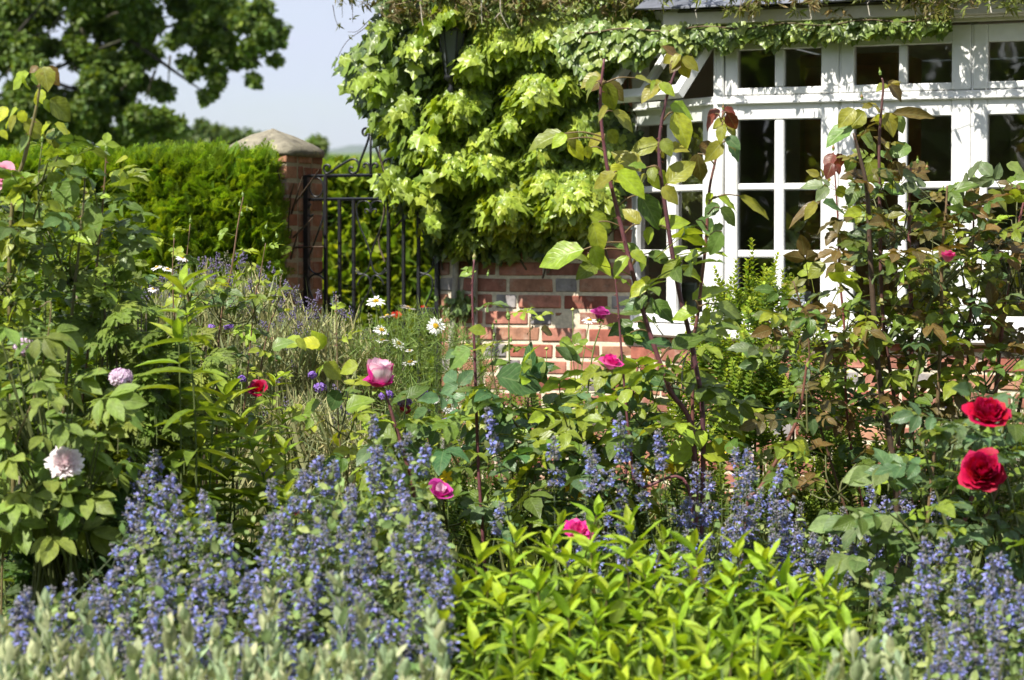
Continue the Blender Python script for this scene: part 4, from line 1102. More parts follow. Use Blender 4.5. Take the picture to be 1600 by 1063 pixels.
# ivy trail under the fascia
iv2 = thing('ivy_trail', 'thin trail of ivy leaves hanging under the white fascia above the window', 'climbing plant', BAY.at(1, 0))
g = G(); k = 1250; x = 880 + 600 * r.uniform(0, 1, k) ** 1.8; base = np.interp(x, [880, 1040, 1119, 1480, 1600], [52, 46, 44, 31, 26])
th_ = np.interp(x, [880, 960, 1040, 1120, 1200, 1480], [56, 42, 30, 22, 16, 8]); y = base + r.uniform(-.35, 1, k) ** 1 * th_ * (1 + .35 * np.sin(x * .09))
P = np.array([BAY.p(a, b, c) for a, b, c in zip(x, y, r.uniform(.02, .10, k))])
leaves(g, r, IVY_T, P, -UP * .9 + N * .3 + rand_dirs(r, k) * .5, N + UP * .4 + rand_dirs(r, k) * .5, r.uniform(.035, .07, k), jitc(r, mixc((.08, .15, .02), (.28, .38, .05), r.uniform(0, 1, k)), k)); g.build('foliage', M_IVY, iv2)
g = G(); xs_ = np.linspace(880, 1490, 40); g.tube([BAY.p(a, np.interp(a, [880, 1119, 1600], [50, 44, 24]) + 3 * math.sin(a * .05), .10) for a in xs_], .004, 5, (.12, .09, .05)); g.build('stem', M_BARK, iv2)
# clematis and dry twigs along the eaves
cl = thing('clematis', 'tangle of thin clematis twigs and small leaves along the roof edge', 'climbing plant', BAY.at(1.2, 0))
g, gl = G(), G(); NARROW = leaf_T(3, .13, .4, .2, .3, cols=2, seed=3)
def twig(P, r0, col, leafn, ls, lc):
    g.tube(smoothline(P, 5), [r0, r0 * .4], 4, col, cap=False)
    Q = smoothline(P, 6); 
    for i in range(leafn):
        c = Q[r.integers(1, len(Q))]; m = 5 if r.random() < .6 else 3
        az = rand_dirs(r, 1)[0]; f = rand_dirs(r, m) * .7 + az - UP * .3
        leaves(gl, r, [NARROW, LANCE[0]], np.repeat(c[None], m, 0) + r.normal(0, .006, (m, 3)), f, rand_dirs(r, m, .5) + N * .3, ls * r.uniform(.6, 1.2, m), jitc(r, lc, m, .25))
TAN, OLV = (.26, .20, .12), (.16, .17, .05)
for i in range(236):
    x = r.uniform(1000, 1750) if i % 4 == 0 else r.uniform(600, 1080); y = r.uniform(-110, -4) + (10 if x < 1060 else 0)
    if i >= 200: x = r.uniform(1230, 1720)  # extra unseen sprigs, added further out to throw dappled shade on the window
    pl_, o0 = (WALL, r.uniform(.15, .42)) if x < 1040 else (BAY, r.uniform(.14, .34) if i < 200 else r.uniform(.34, .52))
    P = [pl_.p(x, y, o0)]
    dr = r.uniform(-1, 1)
    for j in range(4): P.append(P[-1] + D * (dr * .05 + r.normal(0, .03)) + UP * r.uniform(-.05, .035) + N * r.normal(0, .03))
    twig(P, .0022, TAN if r.random() < .5 else (.12, .13, .04), 6, .042, np.array([(.15, .18, .04), (.20, .24, .05), (.22, .17, .07)][r.integers(3)]))
for (x, y, n, L) in ((628, 5, 5, .13), (655, 25, 6, .10), (672, 40, 6, .08), (740, 10, 6, .10), (785, 10, 4, .10), (820, 6, 6, .08), (700, 12, 5, .12), (900, 5, 8, .06), (980, 12, 9, .07), (1020, 14, 6, .06), (1165, 8, 9, .07), (1190, 12, 5, .06), (1430, 10, 10, .07), (1462, 24, 8, .06), (1340, -4, 4, .05), (560, 2, 6, .06), (600, 4, 5, .06)):
    for i in range(n):
        pl_ = WALL if x < 1040 else BAY; p0 = pl_.p(x + r.normal(0, 14), y - 22 + r.normal(0, 5), .30 if x < 1040 else .22)
        P = [p0]
        for j in range(4): P.append(P[-1] - UP * L * r.uniform(.1, .42) + D * r.normal(0, L * .25) + N * r.normal(0, .02))
        twig(P, .0022, TAN, 4, .04, np.array([(.17, .19, .04), (.24, .20, .08)][r.integers(2)]))
for pts in ([(626, -10), (575, 40), (545, 62), (530, 85), (522, 108)], [(640, 10), (590, 22), (560, 48), (543, 50)], [(615, 22), (600, 30), (575, 48)], [(520, 8), (524, 30), (530, 42)], [(534, -6), (535, 28)], [(551, 0), (551, 36)], [(560, -10), (590, -2), (640, 6)], [(605, -6), (612, 8), (618, 14)]):
    twig([WALL.p(a, b, .2) for a, b in pts], .0022, (.06, .045, .05), 1, .03, np.array((.15, .17, .05)))
for pts in ([(782, -10), (783, 20), (795, 45)], [(782, 20), (772, 30)], [(752, -5), (753, 38)], [(657, -5), (660, 35), (668, 60)], [(873, 0), (880, 18)]):
    twig([WALL.p(a, b, .38) for a, b in pts], .0035, (.42, .37, .30), 0, .03, np.array((.2, .2, .08)))
g.build('stem', M_BARK, cl); gl.build('foliage', M_SOFT, cl)

# ------------------------------------------------------------------ roses
PAL = {'L': LIME, 'Y': YOUNG, 'M': MID, 'D': DARK, 'B': BRONZE, 'R': RED_L, 'G': (.17, .26, .06), 'O': (.24, .25, .03), 'K': (.07, .14, .045)}
def single(g, r, b, t, Z, c, wide=1.0, dy=None, face=None):
    dy = r.uniform(-.03, .03) if dy is None else dy
    B = W(b[0], b[1], Z); E = W(t[0], t[1], Z + dy); f = E - B; L = np.linalg.norm(f)
    n = np.array([r.uniform(-.5, .3), -.75, .65 + r.uniform(-.3, .5)]) if face is None else face
    M = frames(f[None], n[None]) * np.array([L * 1.25 * wide, L * 1.06, L])
    g.add(LEAFLET[r.integers(len(LEAFLET))], M, B, jitc(r, PAL[c], 1, .12)[0])
def comp_leaves(g, r, P, out, S, col, up=.25, jit=.35):
    k = len(P); f = out + UP * up + rand_dirs(r, k) * jit; n = UP[None] * 1.0 - np.array([0, .45, 0]) + rand_dirs(r, k) * .45 + np.array([-.15, 0, 0])
    leaves(g, r, ROSE_T, P, f, n, S, col)
def cane(gs, gl, r, pts, Z, r0, pal=(MID, DARK), tipc=YOUNG, S=.15, every=.055, start=.25, stemc=(.10, .06, .04), stemt=None, thorns=True, leafon=True, tipn=.25):
    Q = smoothline(Wm(pts, Z), 7); L = np.concatenate([[0], np.cumsum(np.linalg.norm(np.diff(Q, axis=0), axis=1))]); T_ = L[-1]
    gs.tube(Q, [r0, r0 * .85, r0 * .45], 7, stemc)
    ph = r.uniform(0, 6)
    if thorns:
        for s_ in np.arange(T_ * .05, T_, .035):
            c = np.array([np.interp(s_, L, Q[:, i]) for i in range(3)]); a = r.uniform(0, 6.28); d = np.array([math.cos(a), math.sin(a), -.35])
            gs.tube([c, c + d * (r0 + .006)], [.0022, .0004], 4, (.16, .05, .04), cap=False)
    if leafon:
        s_ = T_ * start; i = 0
        while s_ < T_:
            c = np.array([np.interp(s_, L, Q[:, j]) for j in range(3)]); a = ph + i * 2.4 + r.normal(0, .3); u = s_ / T_
            out = np.array([math.cos(a), math.sin(a) * .8, 0]); young = max(0, (u - 1 + tipn) / tipn)
            col = np.asarray(pal[r.integers(len(pal))]) * (1 - young) + np.asarray(tipc) * young
            comp_leaves(gl, r, c[None], out[None], np.array([S * r.uniform(.75, 1.15) * (1 - .4 * young)]), jitc(r, col, 1, .18), up=.2 + .5 * young)
            s_ += every * r.uniform(.7, 1.35); i += 1
    return Q
def fill(gs, gl, r, blobs, Z, n, S, pal, base=None, dep=.3, up=.2):
    """compound leaves through ellipsoid blobs (px, py, rx, ry), each on its own twig"""
    A = np.array([b[2] * b[3] for b in blobs], float); A /= A.sum()
    for b, q in zip(blobs, A):
        k = max(1, int(n * q)); d = rand_dirs(r, k); m = r.uniform(.15, 1, k) ** .5
        x, y = b[0] + d[:, 0] * m * b[2], b[1] + d[:, 2] * -m * b[3]; Zs = Z + d[:, 1] * m * dep
        P = np.array([W(a, c, e) for a, c, e in zip(x, y, Zs)])
        ci = r.integers(0, len(pal), k); col = jitc(r, np.array([pal[i] for i in ci]), k, .2)
        out = d * np.array([1, 1, .3])
        comp_leaves(gl, r, P, out, S * r.uniform(.65, 1.2, k), col, up=up)
        if gs is not None:
            c0 = W(b[0], b[1] + b[3] * .9, Z)
            for j in range(0, k, 3): gs.tube(smoothline([c0 + r.normal(0, .02, 3) * [1, 1, 0], (c0 + P[j]) / 2 + r.normal(0, .008, 3), P[j]], 3), [.004, .002], 4, (.11, .12, .04), cap=False)
def rose(label, px, Z, name='rose_bush', cat='rose bush', group=None):
    b = W(px, 500, Z); return thing(name, label, cat, (b[0], b[1], 0), group), G(), G()
def stem_to_ground(px, py, Z, dx=0):
    b = W(px, py, Z); z0 = 380 + H_EYE * F / Z
    return (px + dx, z0 - 3)
VIOLETST = (.13, .045, .055); GREENST = (.13, .17, .05)

# M: tall bare canes in front of the left of the window
r = np.random.default_rng(101); Z = 7.3
o, gs, gl = rose('tall rose with long purple canes and big sparse leaves before the bay window', 1075, Z)
gx = 1090
cane(gs, gl, r, [(gx - 5, 1070), (1085, 700), (1045, 605), (1003, 480), (966, 335), (947, 250), (938, 160), (944, 92)], Z, .0085, S=.17, every=.16, start=.42, stemc=VIOLETST, leafon=False)
cane(gs, gl, r, [(gx, 1070), (1099, 690), (1085, 560), (1060, 450), (1042, 340), (1030, 240), (1040, 160), (1062, 92)], Z, .0085, S=.17, stemc=(.09, .035, .045), leafon=False)
cane(gs, gl, r, [(gx, 1070, .1), (1082, 600, .1), (1092, 480, .1), (1103, 380, .1), (1108, 300, .1), (1120, 240, .1), (1130, 172, .1)], Z, .0062, S=.16, stemc=(.15, .06, .05), leafon=False)
cane(gs, gl, r, [(gx, 1000, -.05), (1075, 760), (1000, 760), (985, 700), (972, 560), (965, 470), (960, 420)], Z, .005, pal=(MID, YOUNG), S=.13, every=.07, start=.55, stemc=VIOLETST)
SG = [((931, 128), (911, 156), 'O'), ((944, 128), (959, 172), 'O'), ((948, 128), (975, 155), 'B'), ((992, 122), (1027, 128), 'O'), ((1027, 133), (1003, 156), 'O'), ((1030, 131), (1054, 146), 'Y'), ((1064, 92), (1074, 124), 'O'), ((1066, 90), (1092, 108), 'O'), ((1060, 92), (1040, 70), 'B'),
      ((880, 209), (826, 226), 'O'), ((888, 218), (912, 248), 'L'), ((918, 232), (945, 240), 'Y'), ((957, 174), (992, 200), 'O'), ((945, 210), (915, 232), 'O'), ((1054, 176), (1076, 226), 'Y'), ((1043, 287), (1083, 250), 'O'), ((1090, 240), (1093, 285), 'B'), ((1016, 260), (1040, 299), 'Y'), ((1010, 262), (985, 255), 'M'),
      ((964, 268), (1010, 304), 'L'), ((962, 272), (925, 290), 'O'), ((1000, 304), (1032, 352), 'D'), ((1002, 268), (960, 232), 'O'), ((925, 348), (942, 396), 'Y'), ((918, 396), (955, 424), 'L'), ((912, 390), (843, 408), 'Y'), ((1029, 354), (1075, 342), 'Y'), ((1088, 344), (1137, 378), 'G'), ((1128, 362), (1108, 398), 'G'), ((1122, 308), (1154, 326), 'L'), ((1125, 325), (1152, 350), 'D'),
      ((1118, 178), (1101, 203), 'R'), ((1136, 176), (1151, 203), 'R'), ((1133, 190), (1153, 212), 'O'), ((1130, 195), (1124, 222), 'O'), ((1128, 222), (1104, 250), 'O'), ((1140, 222), (1156, 250), 'K'), ((1155, 306), (1204, 338), 'O', .4), ((1092, 486), (1050, 494), 'Y'), ((1082, 470), (1132, 444), 'Y'), ((1062, 418), (1100, 434), 'L'), ((1066, 410), (1028, 430), 'M'),
      ((1010, 440), (985, 462), 'L'), ((1000, 398), (962, 378), 'M'), ((1012, 396), (1048, 408), 'D'), ((980, 400), (958, 430), 'Y'), ((1120, 478), (1160, 492), 'G'), ((1020, 470), (1052, 500), 'D'), ((1006, 470), (975, 480), 'K'), ((1050, 540), (1015, 530), 'K'), ((1050, 545), (1100, 520), 'D'), ((1040, 600), (1000, 585), 'K'), ((1065, 600), (1120, 590), 'M'), ((1085, 625), (1120, 610), 'M'), ((1000, 350), (975, 325), 'O'), ((1040, 230), (1075, 232), 'O'), ((1028, 222), (985, 238), 'O'), ((990, 505), (950, 520), 'D'), ((985, 520), (1030, 545), 'K')]
for b, t, c, *wd in SG:
    single(gl, r, b, t, Z + r.uniform(-.12, .12), c, wd[0] if wd else .88)
    if r.random() < .7:
        a = (b[0] + (b[0] - t[0]) * .2 + r.uniform(-3, 3), b[1] + (b[1] - t[1]) * .2 - 2); single(gl, r, a, (a[0] + (a[1] - t[1]) * r.choice([-.6, .6]), a[1] + abs(t[0] - b[0]) * .35 + 10), Z + r.uniform(-.12, .12), c, 1.0)
# petioles to the nearest cane point
CAN = [np.array(q) for q in ([(1045, 605), (1003, 480), (966, 335), (947, 250), (938, 160), (944, 92)], [(1085, 560), (1060, 450), (1042, 340), (1030, 240), (1040, 160), (1062, 92)], [(1092, 480), (1103, 380), (1108, 300), (1120, 240), (1130, 172)])]
CD = np.concatenate([np.stack([np.interp(np.linspace(0, len(q) - 1, 60), np.arange(len(q)), q[:, i]) for i in (0, 1)], 1) for q in CAN])
for b, t, c, *wd in SG:
    dd = np.hypot(CD[:, 0] - b[0], (CD[:, 1] - b[1] - 12)); j = dd.argmin()
    gs.tube(smoothline([W(*CD[j], Z), (W(*CD[j], Z) + W(b[0], b[1], Z)) / 2 + [0, -.01, .01], W(b[0], b[1], Z)], 3), [.0028, .0018], 4, (.15, .10, .04), cap=False)
fill(gs, gl, r, [(1050, 560, 60, 60), (1010, 640, 80, 50), (1060, 660, 60, 50), (1010, 420, 40, 40)], Z + .1, 50, .20, [MID, DARK, YOUNG, DARK])
gs.build('cane', M_STEM, o); gl.build('foliage', M_ROSE, o)
bud(o, W(944, 92, Z), (0, 0, 1), .02, seed=3); bud(o, W(1062, 92, Z), (.3, 0, 1), .018, seed=4); bud(o, W(1130, 172, Z), (0, 0, 1), .016, tipc=(.2, .1, .04), seed=5)
bloom(o, W(938, 498, Z - .35), (.1, -.3, 1), .022, .034, [(3, .5, 1.0, 0), (4, .85, .9, .1), (3, 1.05, .75, .4)], lambda uv, l, r: col_mag(uv, l, r) * .75, 31)
bloom(o, W(951, 576, Z - .35), (.3, -.3, 1), .025, .042, [(3, .5, 1.0, 0), (4, .9, .9, .15), (2, 1.1, .7, .5)], lambda uv, l, r: col_hot(uv, l, r) * [1, .9, 1], 32)

# top-left tall rose
r = np.random.default_rng(102); Z = 7.0
o, gs, gl = rose('tall rose at the left edge with yellowish top leaves against the hedge', 50, Z)
cane(gs, gl, r, [(30, 1100), (15, 500), (20, 316), (38, 248), (46, 214), (55, 176), (61, 142), (64, 106)], Z, .007, leafon=False, stemc=(.15, .13, .05))
cane(gs, gl, r, [(40, 1100), (70, 500), (62, 350), (60, 280), (66, 222)], Z, .004, S=.14, pal=(MID, YOUNG), stemc=GREENST, every=.08, start=.5)
cane(gs, gl, r, [(60, 1100), (110, 520), (122, 400), (130, 320), (133, 272)], Z - .1, .005, S=.16, pal=(MID, (.12, .19, .06)), stemc=(.12, .11, .05), every=.06, start=.45)
cane(gs, gl, r, [(80, 1100), (140, 520), (155, 380), (163, 290), (166, 236)], Z, .004, S=.15, pal=(MID, (.12, .19, .06)), stemc=(.15, .10, .05), every=.07, start=.45)
cane(gs, gl, r, [(20, 1100), (-20, 500), (-10, 360), (0, 300), (12, 276)], Z, .005, S=.16, pal=(MID, DARK), stemc=GREENST, every=.06, start=.3)
cane(gs, gl, r, [(60, 1100), (175, 560), (190, 450), (195, 380)], Z + .1, .004, S=.15, pal=(MID, DARK), stemc=GREENST, every=.06, start=.4)
for b, t, c in [((45, 114), (16, 136), 'Y'), ((38, 120), (43, 143), 'L'), ((49, 113), (67, 134), 'Y'), ((68, 104), (75, 138), 'O'), ((74, 104), (89, 132), 'B'), ((60, 104), (46, 112), 'B'), ((60, 140), (52, 162), 'Y'), ((62, 140), (65, 160), 'L'), ((68, 156), (80, 174), 'Y'), ((78, 155), (112, 186), 'O'), ((28, 170), (4, 195), 'L'), ((12, 168), (-8, 190), 'L'), ((33, 172), (37, 193), 'L'), ((24, 180), (13, 204), 'O'), ((36, 192), (72, 212), 'O'), ((80, 192), (60, 208), 'L'), ((85, 194), (116, 214), 'L'), ((83, 200), (88, 230), 'O'), ((46, 213), (26, 236), 'G'), ((0, 204), (12, 216), 'L'),
                ((118, 283), (88, 326), 'G'), ((123, 248), (96, 260), 'G'), ((104, 262), (126, 282), 'G'), ((177, 268), (201, 295), 'G'), ((200, 247), (177, 253), 'Y'), ((80, 268), (92, 296), 'G'), ((58, 296), (60, 322), 'Y'), ((145, 268), (166, 272), 'G'), ((150, 322), (140, 375), 'G'), ((40, 370), (0, 384), 'G'), ((70, 345), (40, 372), 'G'), ((30, 335), (60, 360), 'M'), ((100, 340), (120, 365), 'G')]:
    single(gl, r, b, t, Z + r.uniform(-.15, .1), c, 1.1)
fill(gs, gl, r, [(40, 330, 60, 60), (110, 390, 80, 60), (30, 440, 70, 50), (150, 330, 45, 60), (0, 400, 60, 60), (60, 260, 50, 35)], Z, 125, .15, [MID, YOUNG, (.13, .20, .06), DARK])
gs.build('cane', M_STEM, o); gl.build('foliage', M_ROSE, o)
for i, (x, y) in enumerate(((64, 104), (66, 222), (133, 272), (166, 236), (122, 300), (160, 380))): bud(o, W(x, y, Z), (0, 0, 1), .017, seed=i)
bloom(o, W(4, 276, Z - .1), (.1, -.9, .3), .030, .028, [(4, .3, 1, 0), (5, .6, .9, .1), (6, .85, .75, .3), (6, 1.05, .5, .5)], col_pink, 33)
bloom(o, W(22, 282, Z - .05), (.6, -.7, -.1), .018, .020, [(4, .4, 1, 0), (5, .8, .8, .3), (4, 1, .6, .5)], col_pink, 34)

# right: big bronze-leaved rose
r = np.random.default_rng(103); Z = 8.0
o, gs, gl = rose('big rose bush with bronze new leaves rising in front of the right window', 1410, Z)
K_ = (.045, .075, .02); PB = (MID, (.10, .16, .06), YOUNG, BRONZE, DARK)
mains = [([(1400, 1010), (1400, 760), (1375, 600), (1365, 480), (1360, 400), (1355, 300), (1345, 250), (1334, 208)], .011, (.07, .045, .03)), ([(1410, 1010), (1405, 700), (1380, 500), (1375, 340), (1374, 220), (1380, 140), (1378, 122)], .007, (.10, .045, .04)),
         ([(1420, 1010), (1425, 700), (1424, 500), (1421, 400), (1421, 310), (1423, 262)], .009, (.16, .06, .055)), ([(1400, 1010), (1330, 700), (1320, 520), (1312, 430), (1309, 340), (1302, 238)], .005, (.18, .06, .05)),
         ([(1430, 1010), (1460, 700), (1470, 520), (1472, 400), (1478, 330), (1480, 290)], .007, (.15, .10, .05)), ([(1440, 1010), (1500, 700), (1515, 520), (1520, 400), (1522, 300)], .006, (.13, .05, .04)),
         ([(1445, 1010), (1540, 700), (1565, 520), (1580, 410), (1603, 300)], .008, (.17, .06, .055)), ([(1390, 1010), (1310, 760), (1270, 620), (1262, 520), (1240, 440)], .005, (.12, .07, .04)), 
         ([(1380, 1010), (1365, 800), (1395, 700), (1430, 600), (1450, 480), (1500, 420)], .009, (.10, .12, .03)), ([(1415, 1010), (1440, 820), (1440, 650), (1400, 520), (1340, 470), (1300, 430)], .007, (.09, .10, .03)), ([(1445, 1010), (1560, 760), (1600, 600), (1620, 480)], .008, (.1, .08, .03))]
for i, (pts, r0, c) in enumerate(mains):
    cane(gs, gl, r, pts, Z + (i % 4 - 1.5) * .12, r0, pal=PB, tipc=(.22, .20, .04) if i % 2 else BRONZE, S=.145, every=.055 if i not in (3,) else .12, start=.42, stemc=c, tipn=.3)
for b, t, c, *wd in [((1335, 170), (1311, 196), 'O'), ((1350, 174), (1328, 200), 'O'), ((1372, 178), (1378, 198), 'L'), ((1394, 178), (1460, 177), 'B', .35), ((1398, 180), (1412, 205), 'G'), ((1384, 176), (1398, 210), 'O'), ((1330, 197), (1291, 222), 'G'), ((1342, 208), (1375, 236), 'G'), ((1350, 206), (1368, 222), 'G'), ((1387, 128), (1413, 155), 'B'), ((1385, 132), (1370, 140), 'O'), ((1423, 229), (1389, 240), 'G'), ((1372, 238), (1396, 250), 'G'), ((1286, 316), (1330, 333), 'K'), ((1278, 318), (1254, 340), 'O'), ((1282, 315), (1231, 348), 'B', .5),
                ((1364, 326), (1327, 342), 'G'), ((1380, 294), (1414, 298), 'G'), ((1423, 298), (1456, 316), 'G'), ((1543, 298), (1577, 324), 'O'), ((1573, 256), (1602, 270), 'G'), ((1302, 240), (1290, 262), 'R'), ((1308, 240), (1315, 262), 'R'), ((1300, 255), (1292, 278), 'R'), ((1306, 256), (1313, 272), 'R'), ((1396, 252), (1402, 286), 'B'), ((1400, 255), (1415, 280), 'B'), ((1356, 250), (1378, 290), 'O'), ((1334, 246), (1322, 268), 'D'), ((1340, 290), (1325, 320), 'D'), ((1310, 290), (1318, 310), 'O'), ((1306, 362), (1290, 380), 'B'), ((1312, 365), (1320, 392), 'B'), ((1290, 412), (1262, 432), 'O'), ((1305, 412), (1318, 432), 'O')]:
    single(gl, r, b, t, Z + r.uniform(-.15, .1), c, wd[0] if wd else 1.05)
fill(gs, gl, r, [(1400, 330, 70, 60), (1450, 400, 110, 80), (1380, 470, 110, 70), (1520, 450, 90, 90), (1290, 500, 80, 60), (1540, 560, 80, 60), (1440, 540, 80, 45), (1500, 360, 70, 50), (1590, 380, 40, 90), (1390, 640, 60, 40), (1265, 560, 60, 40), (1230, 620, 60, 30)], Z, 285, .162, list(PB) + [(.12, .18, .08), BRONZE], dep=.35)
gs.build('cane', M_STEM, o); gl.build('foliage', M_ROSE, o)
for i, (x, y) in enumerate(((1376, 118), (1347, 156), (1423, 262), (1448, 266), (1434, 256), (1386, 202), (1522, 282), (1302, 236), (1303, 400), (1482, 300))): bud(o, W(x, y, Z), (r.uniform(-.2, .2), 0, 1), .019, tipc=(.22, .12, .04) if i % 2 else None, seed=20 + i)
bloom(o, W(1480, 409, Z - .5), (.1, -.15, 1), .023, .034, [(3, .5, 1.0, 0), (4, .9, .9, .05), (3, 1.0, .8, .2)], lambda uv, l, r: col_hot(uv, l, r) * [.85, .8, .7], 35)

# right front: red roses
r = np.random.default_rng(104); Z = 6.3
o, gs, gl = rose('rose bush with two open crimson roses at the right edge', 1560, Z)
for pts in ([(1590, 1180), (1570, 900), (1545, 760), (1536, 740)], [(1600, 1180), (1600, 900), (1560, 700), (1541, 655)], [(1560, 1180), (1500, 900), (1460, 760), (1440, 690)], [(1600, 1180), (1640, 800), (1630, 650), (1600, 560)], [(1560, 1180), (1470, 960), (1440, 860), (1400, 800)]):
    cane(gs, gl, r, pts, Z + r.uniform(0, .3), .006, S=.13, pal=(MID, (.12, .19, .08), DARK), every=.05, start=.4, stemc=(.10, .12, .04), thorns=False)
fill(gs, gl, r, [(1580, 700, 50, 50), (1480, 720, 50, 60), (1570, 640, 60, 40), (1440, 800, 70, 50), (1560, 830, 70, 50), (1500, 660, 50, 40), (1600, 780, 40, 60)], Z + .15, 90, .155, [MID, (.13, .20, .09), DARK, (.10, .18, .07)], dep=.25)
gs.build('cane', M_STEM, o); gl.build('foliage', M_ROSE, o)
dbl = [(4, .16, .98, 0), (5, .28, 1.04, 0), (5, .42, 1.08, 0), (6, .56, 1.06, .04), (6, .72, 1.0, .08), (6, .88, .90, .14), (6, 1.02, .74, .24), (5, 1.12, .50, .34)]
bloom(o, W(1536, 742, Z - .12), (-.25, -.8, .45), .045, .058, dbl, col_red, 36, ruf=.085, inward=.12)
bloom(o, W(1541, 658, Z - .3), (.05, -.5, .85), .042, .052, dbl, col_red, 37, ruf=.085)

# middle rose bush with upright stems and buds
r = np.random.default_rng(105); Z = 7.5
o, gs, gl = rose('glossy leaved rose bush with tall budded stems before the brick wall', 780, Z)
for i, (pts, r0, c) in enumerate([([(770, 1060), (752, 800), (746, 690), (742, 560), (738, 460), (741, 405)], .006, VIOLETST), ([(775, 1060), (812, 800), (800, 690), (797, 600), (795, 520), (796, 492)], .004, GREENST), ([(780, 1060), (835, 780), (825, 640), (828, 560), (828, 495)], .004, (.12, .08, .04)), ([(760, 1060), (800, 760), (782, 650), (768, 560), (775, 520)], .003, (.1, .1, .04)),
                              ([(800, 1060), (900, 780), (910, 690), (925, 560), (940, 505)], .004, GREENST), ([(760, 1060), (700, 830), (690, 760), (672, 700), (664, 660)], .005, (.16, .09, .05)), ([(800, 1060), (870, 850), (900, 830)], .004, GREENST), ([(760, 1060), (740, 900), (690, 800), (684, 775)], .004, GREENST), ([(800, 1060), (960, 800), (985, 640), (1000, 560)], .005, VIOLETST)]):
    cane(gs, gl, r, pts, Z + (i % 3 - 1) * .1, r0, S=.16, pal=(MID, DARK, (.09, .17, .07)), every=.10, start=.40 if i != 0 else .45, stemc=c, tipn=.15)
fill(gs, gl, r, [(760, 660, 70, 40), (830, 680, 80, 50), (730, 700, 70, 50), (820, 740, 90, 60), (900, 660, 70, 60), (930, 740, 70, 60), (700, 780, 60, 50), (640, 700, 50, 50), (800, 640, 60, 30), (760, 830, 80, 40), (960, 630, 40, 40), (860, 640, 40, 30)], Z, 125, .20, [MID, DARK, (.10, .18, .08), (.07, .15, .05), YOUNG], dep=.35)
for b, t, c in [((735, 545), (700, 572), 'G'), ((850, 560), (822, 600), 'G'), ((775, 588), (845, 600), 'K'), ((760, 520), (735, 512), 'M'), ((760, 625), (715, 640), 'G'), ((845, 515), (865, 520), 'B'), ((834, 512), (822, 520), 'B'), ((800, 650), (760, 700), 'K'), ((720, 655), (690, 690), 'G'), ((668, 640), (640, 662), 'K'), ((700, 730), (715, 765), 'G')]:
    single(gl, r, b, t, Z + r.uniform(-.2, 0), c, 1.1)
gs.build('cane', M_STEM, o); gl.build('foliage', M_ROSE, o)
for i, (x, y, s_) in enumerate(((741, 408, .024), (762, 432, .015), (795, 500, .026), (828, 490, .018), (770, 515, .016), (772, 530, .018), (798, 535, .015), (909, 590, .02), (776, 505, .012))): bud(o, W(x, y, Z), (r.uniform(-.25, .25), 0, 1), s_, col=(.17, .26, .06), tipc=(.24, .22, .08) if i == 0 else None, seed=40 + i)
bloom(o, W(684, 776, Z - .7), (.3, -.5, .8), .034, .040, [(3, .45, 1.0, 0), (4, .8, .95, .05), (4, 1.0, .85, .25)], lambda uv, l, r: mixc(col_mag(uv, l, r), (.8, .7, .75), np.full(len(uv), .6 if l < .4 else 0)), 38)
bloom(o, W(903, 836, Z - 1.1), (.1, -.6, .7), .031, .034, [(4, .3, 1, 0), (5, .55, 1, .1), (6, .8, .9, .25), (7, 1.0, .7, .5)], col_hot, 39, ruf=.09)

# pink and white rose
r = np.random.default_rng(106); Z = 7.2
o, gs, gl = rose('slender rose stem carrying one white rose with bright pink edges', 600, Z)
cane(gs, gl, r, [(660, 1090), (650, 800), (628, 700), (616, 660), (606, 625), (596, 602)], Z, .007, S=.13, pal=(MID, DARK), every=.09, start=.3, stemc=(.13, .05, .05), leafon=False)
for b, t, c in [((620, 690), (575, 660), 'M'), ((622, 690), (668, 714), 'K'), ((560, 570), (530, 580), 'Y'), ((505, 545), (490, 520), 'L'), ((470, 540), (440, 528), 'Y'), ((500, 540), (468, 532), 'L'), ((462, 530), (480, 545), 'Y'), ((425, 545), (455, 530), 'G'), ((500, 630), (470, 645), 'M'), ((540, 640), (580, 620), 'M'), ((505, 570), (535, 590), 'Y'), ((600, 740), (560, 760), 'M'), ((610, 760), (650, 780), 'M'), ((530, 610), (515, 640), 'K'), ((595, 715), (640, 735), 'G')]:
    single(gl, r, b, t, Z + r.uniform(-.1, .2), c, 1.15)
cane(gs, gl, r, [(600, 1090), (545, 760), (530, 680), (527, 560), (525, 460)], Z + .3, .003, S=.11, pal=(MID, YOUNG), every=.09, start=.45, stemc=(.16, .12, .06))
cane(gs, gl, r, [(600, 1090), (480, 760), (440, 640), (430, 560), (425, 520)], Z + .3, .003, S=.12, pal=(YOUNG, MID), every=.09, start=.5, stemc=(.12, .12, .05))
fill(gs, gl, r, [(600, 720, 50, 40), (640, 660, 40, 30), (540, 650, 40, 40)], Z + .2, 30, .12, [MID, DARK, YOUNG])
gs.build('cane', M_STEM, o); gl.build('foliage', M_ROSE, o)
bloom(o, W(593, 604, Z), (.04, -.25, 1), .044, .080, [(3, .42, .95, 0), (3, .66, 1.0, 0), (3, .84, 1.0, 0), (4, .96, .97, .0), (4, 1.02, .90, .0), (1, 1.15, .36, .3)], col_pinkwhite, 40, ruf=.03, inward=.32)

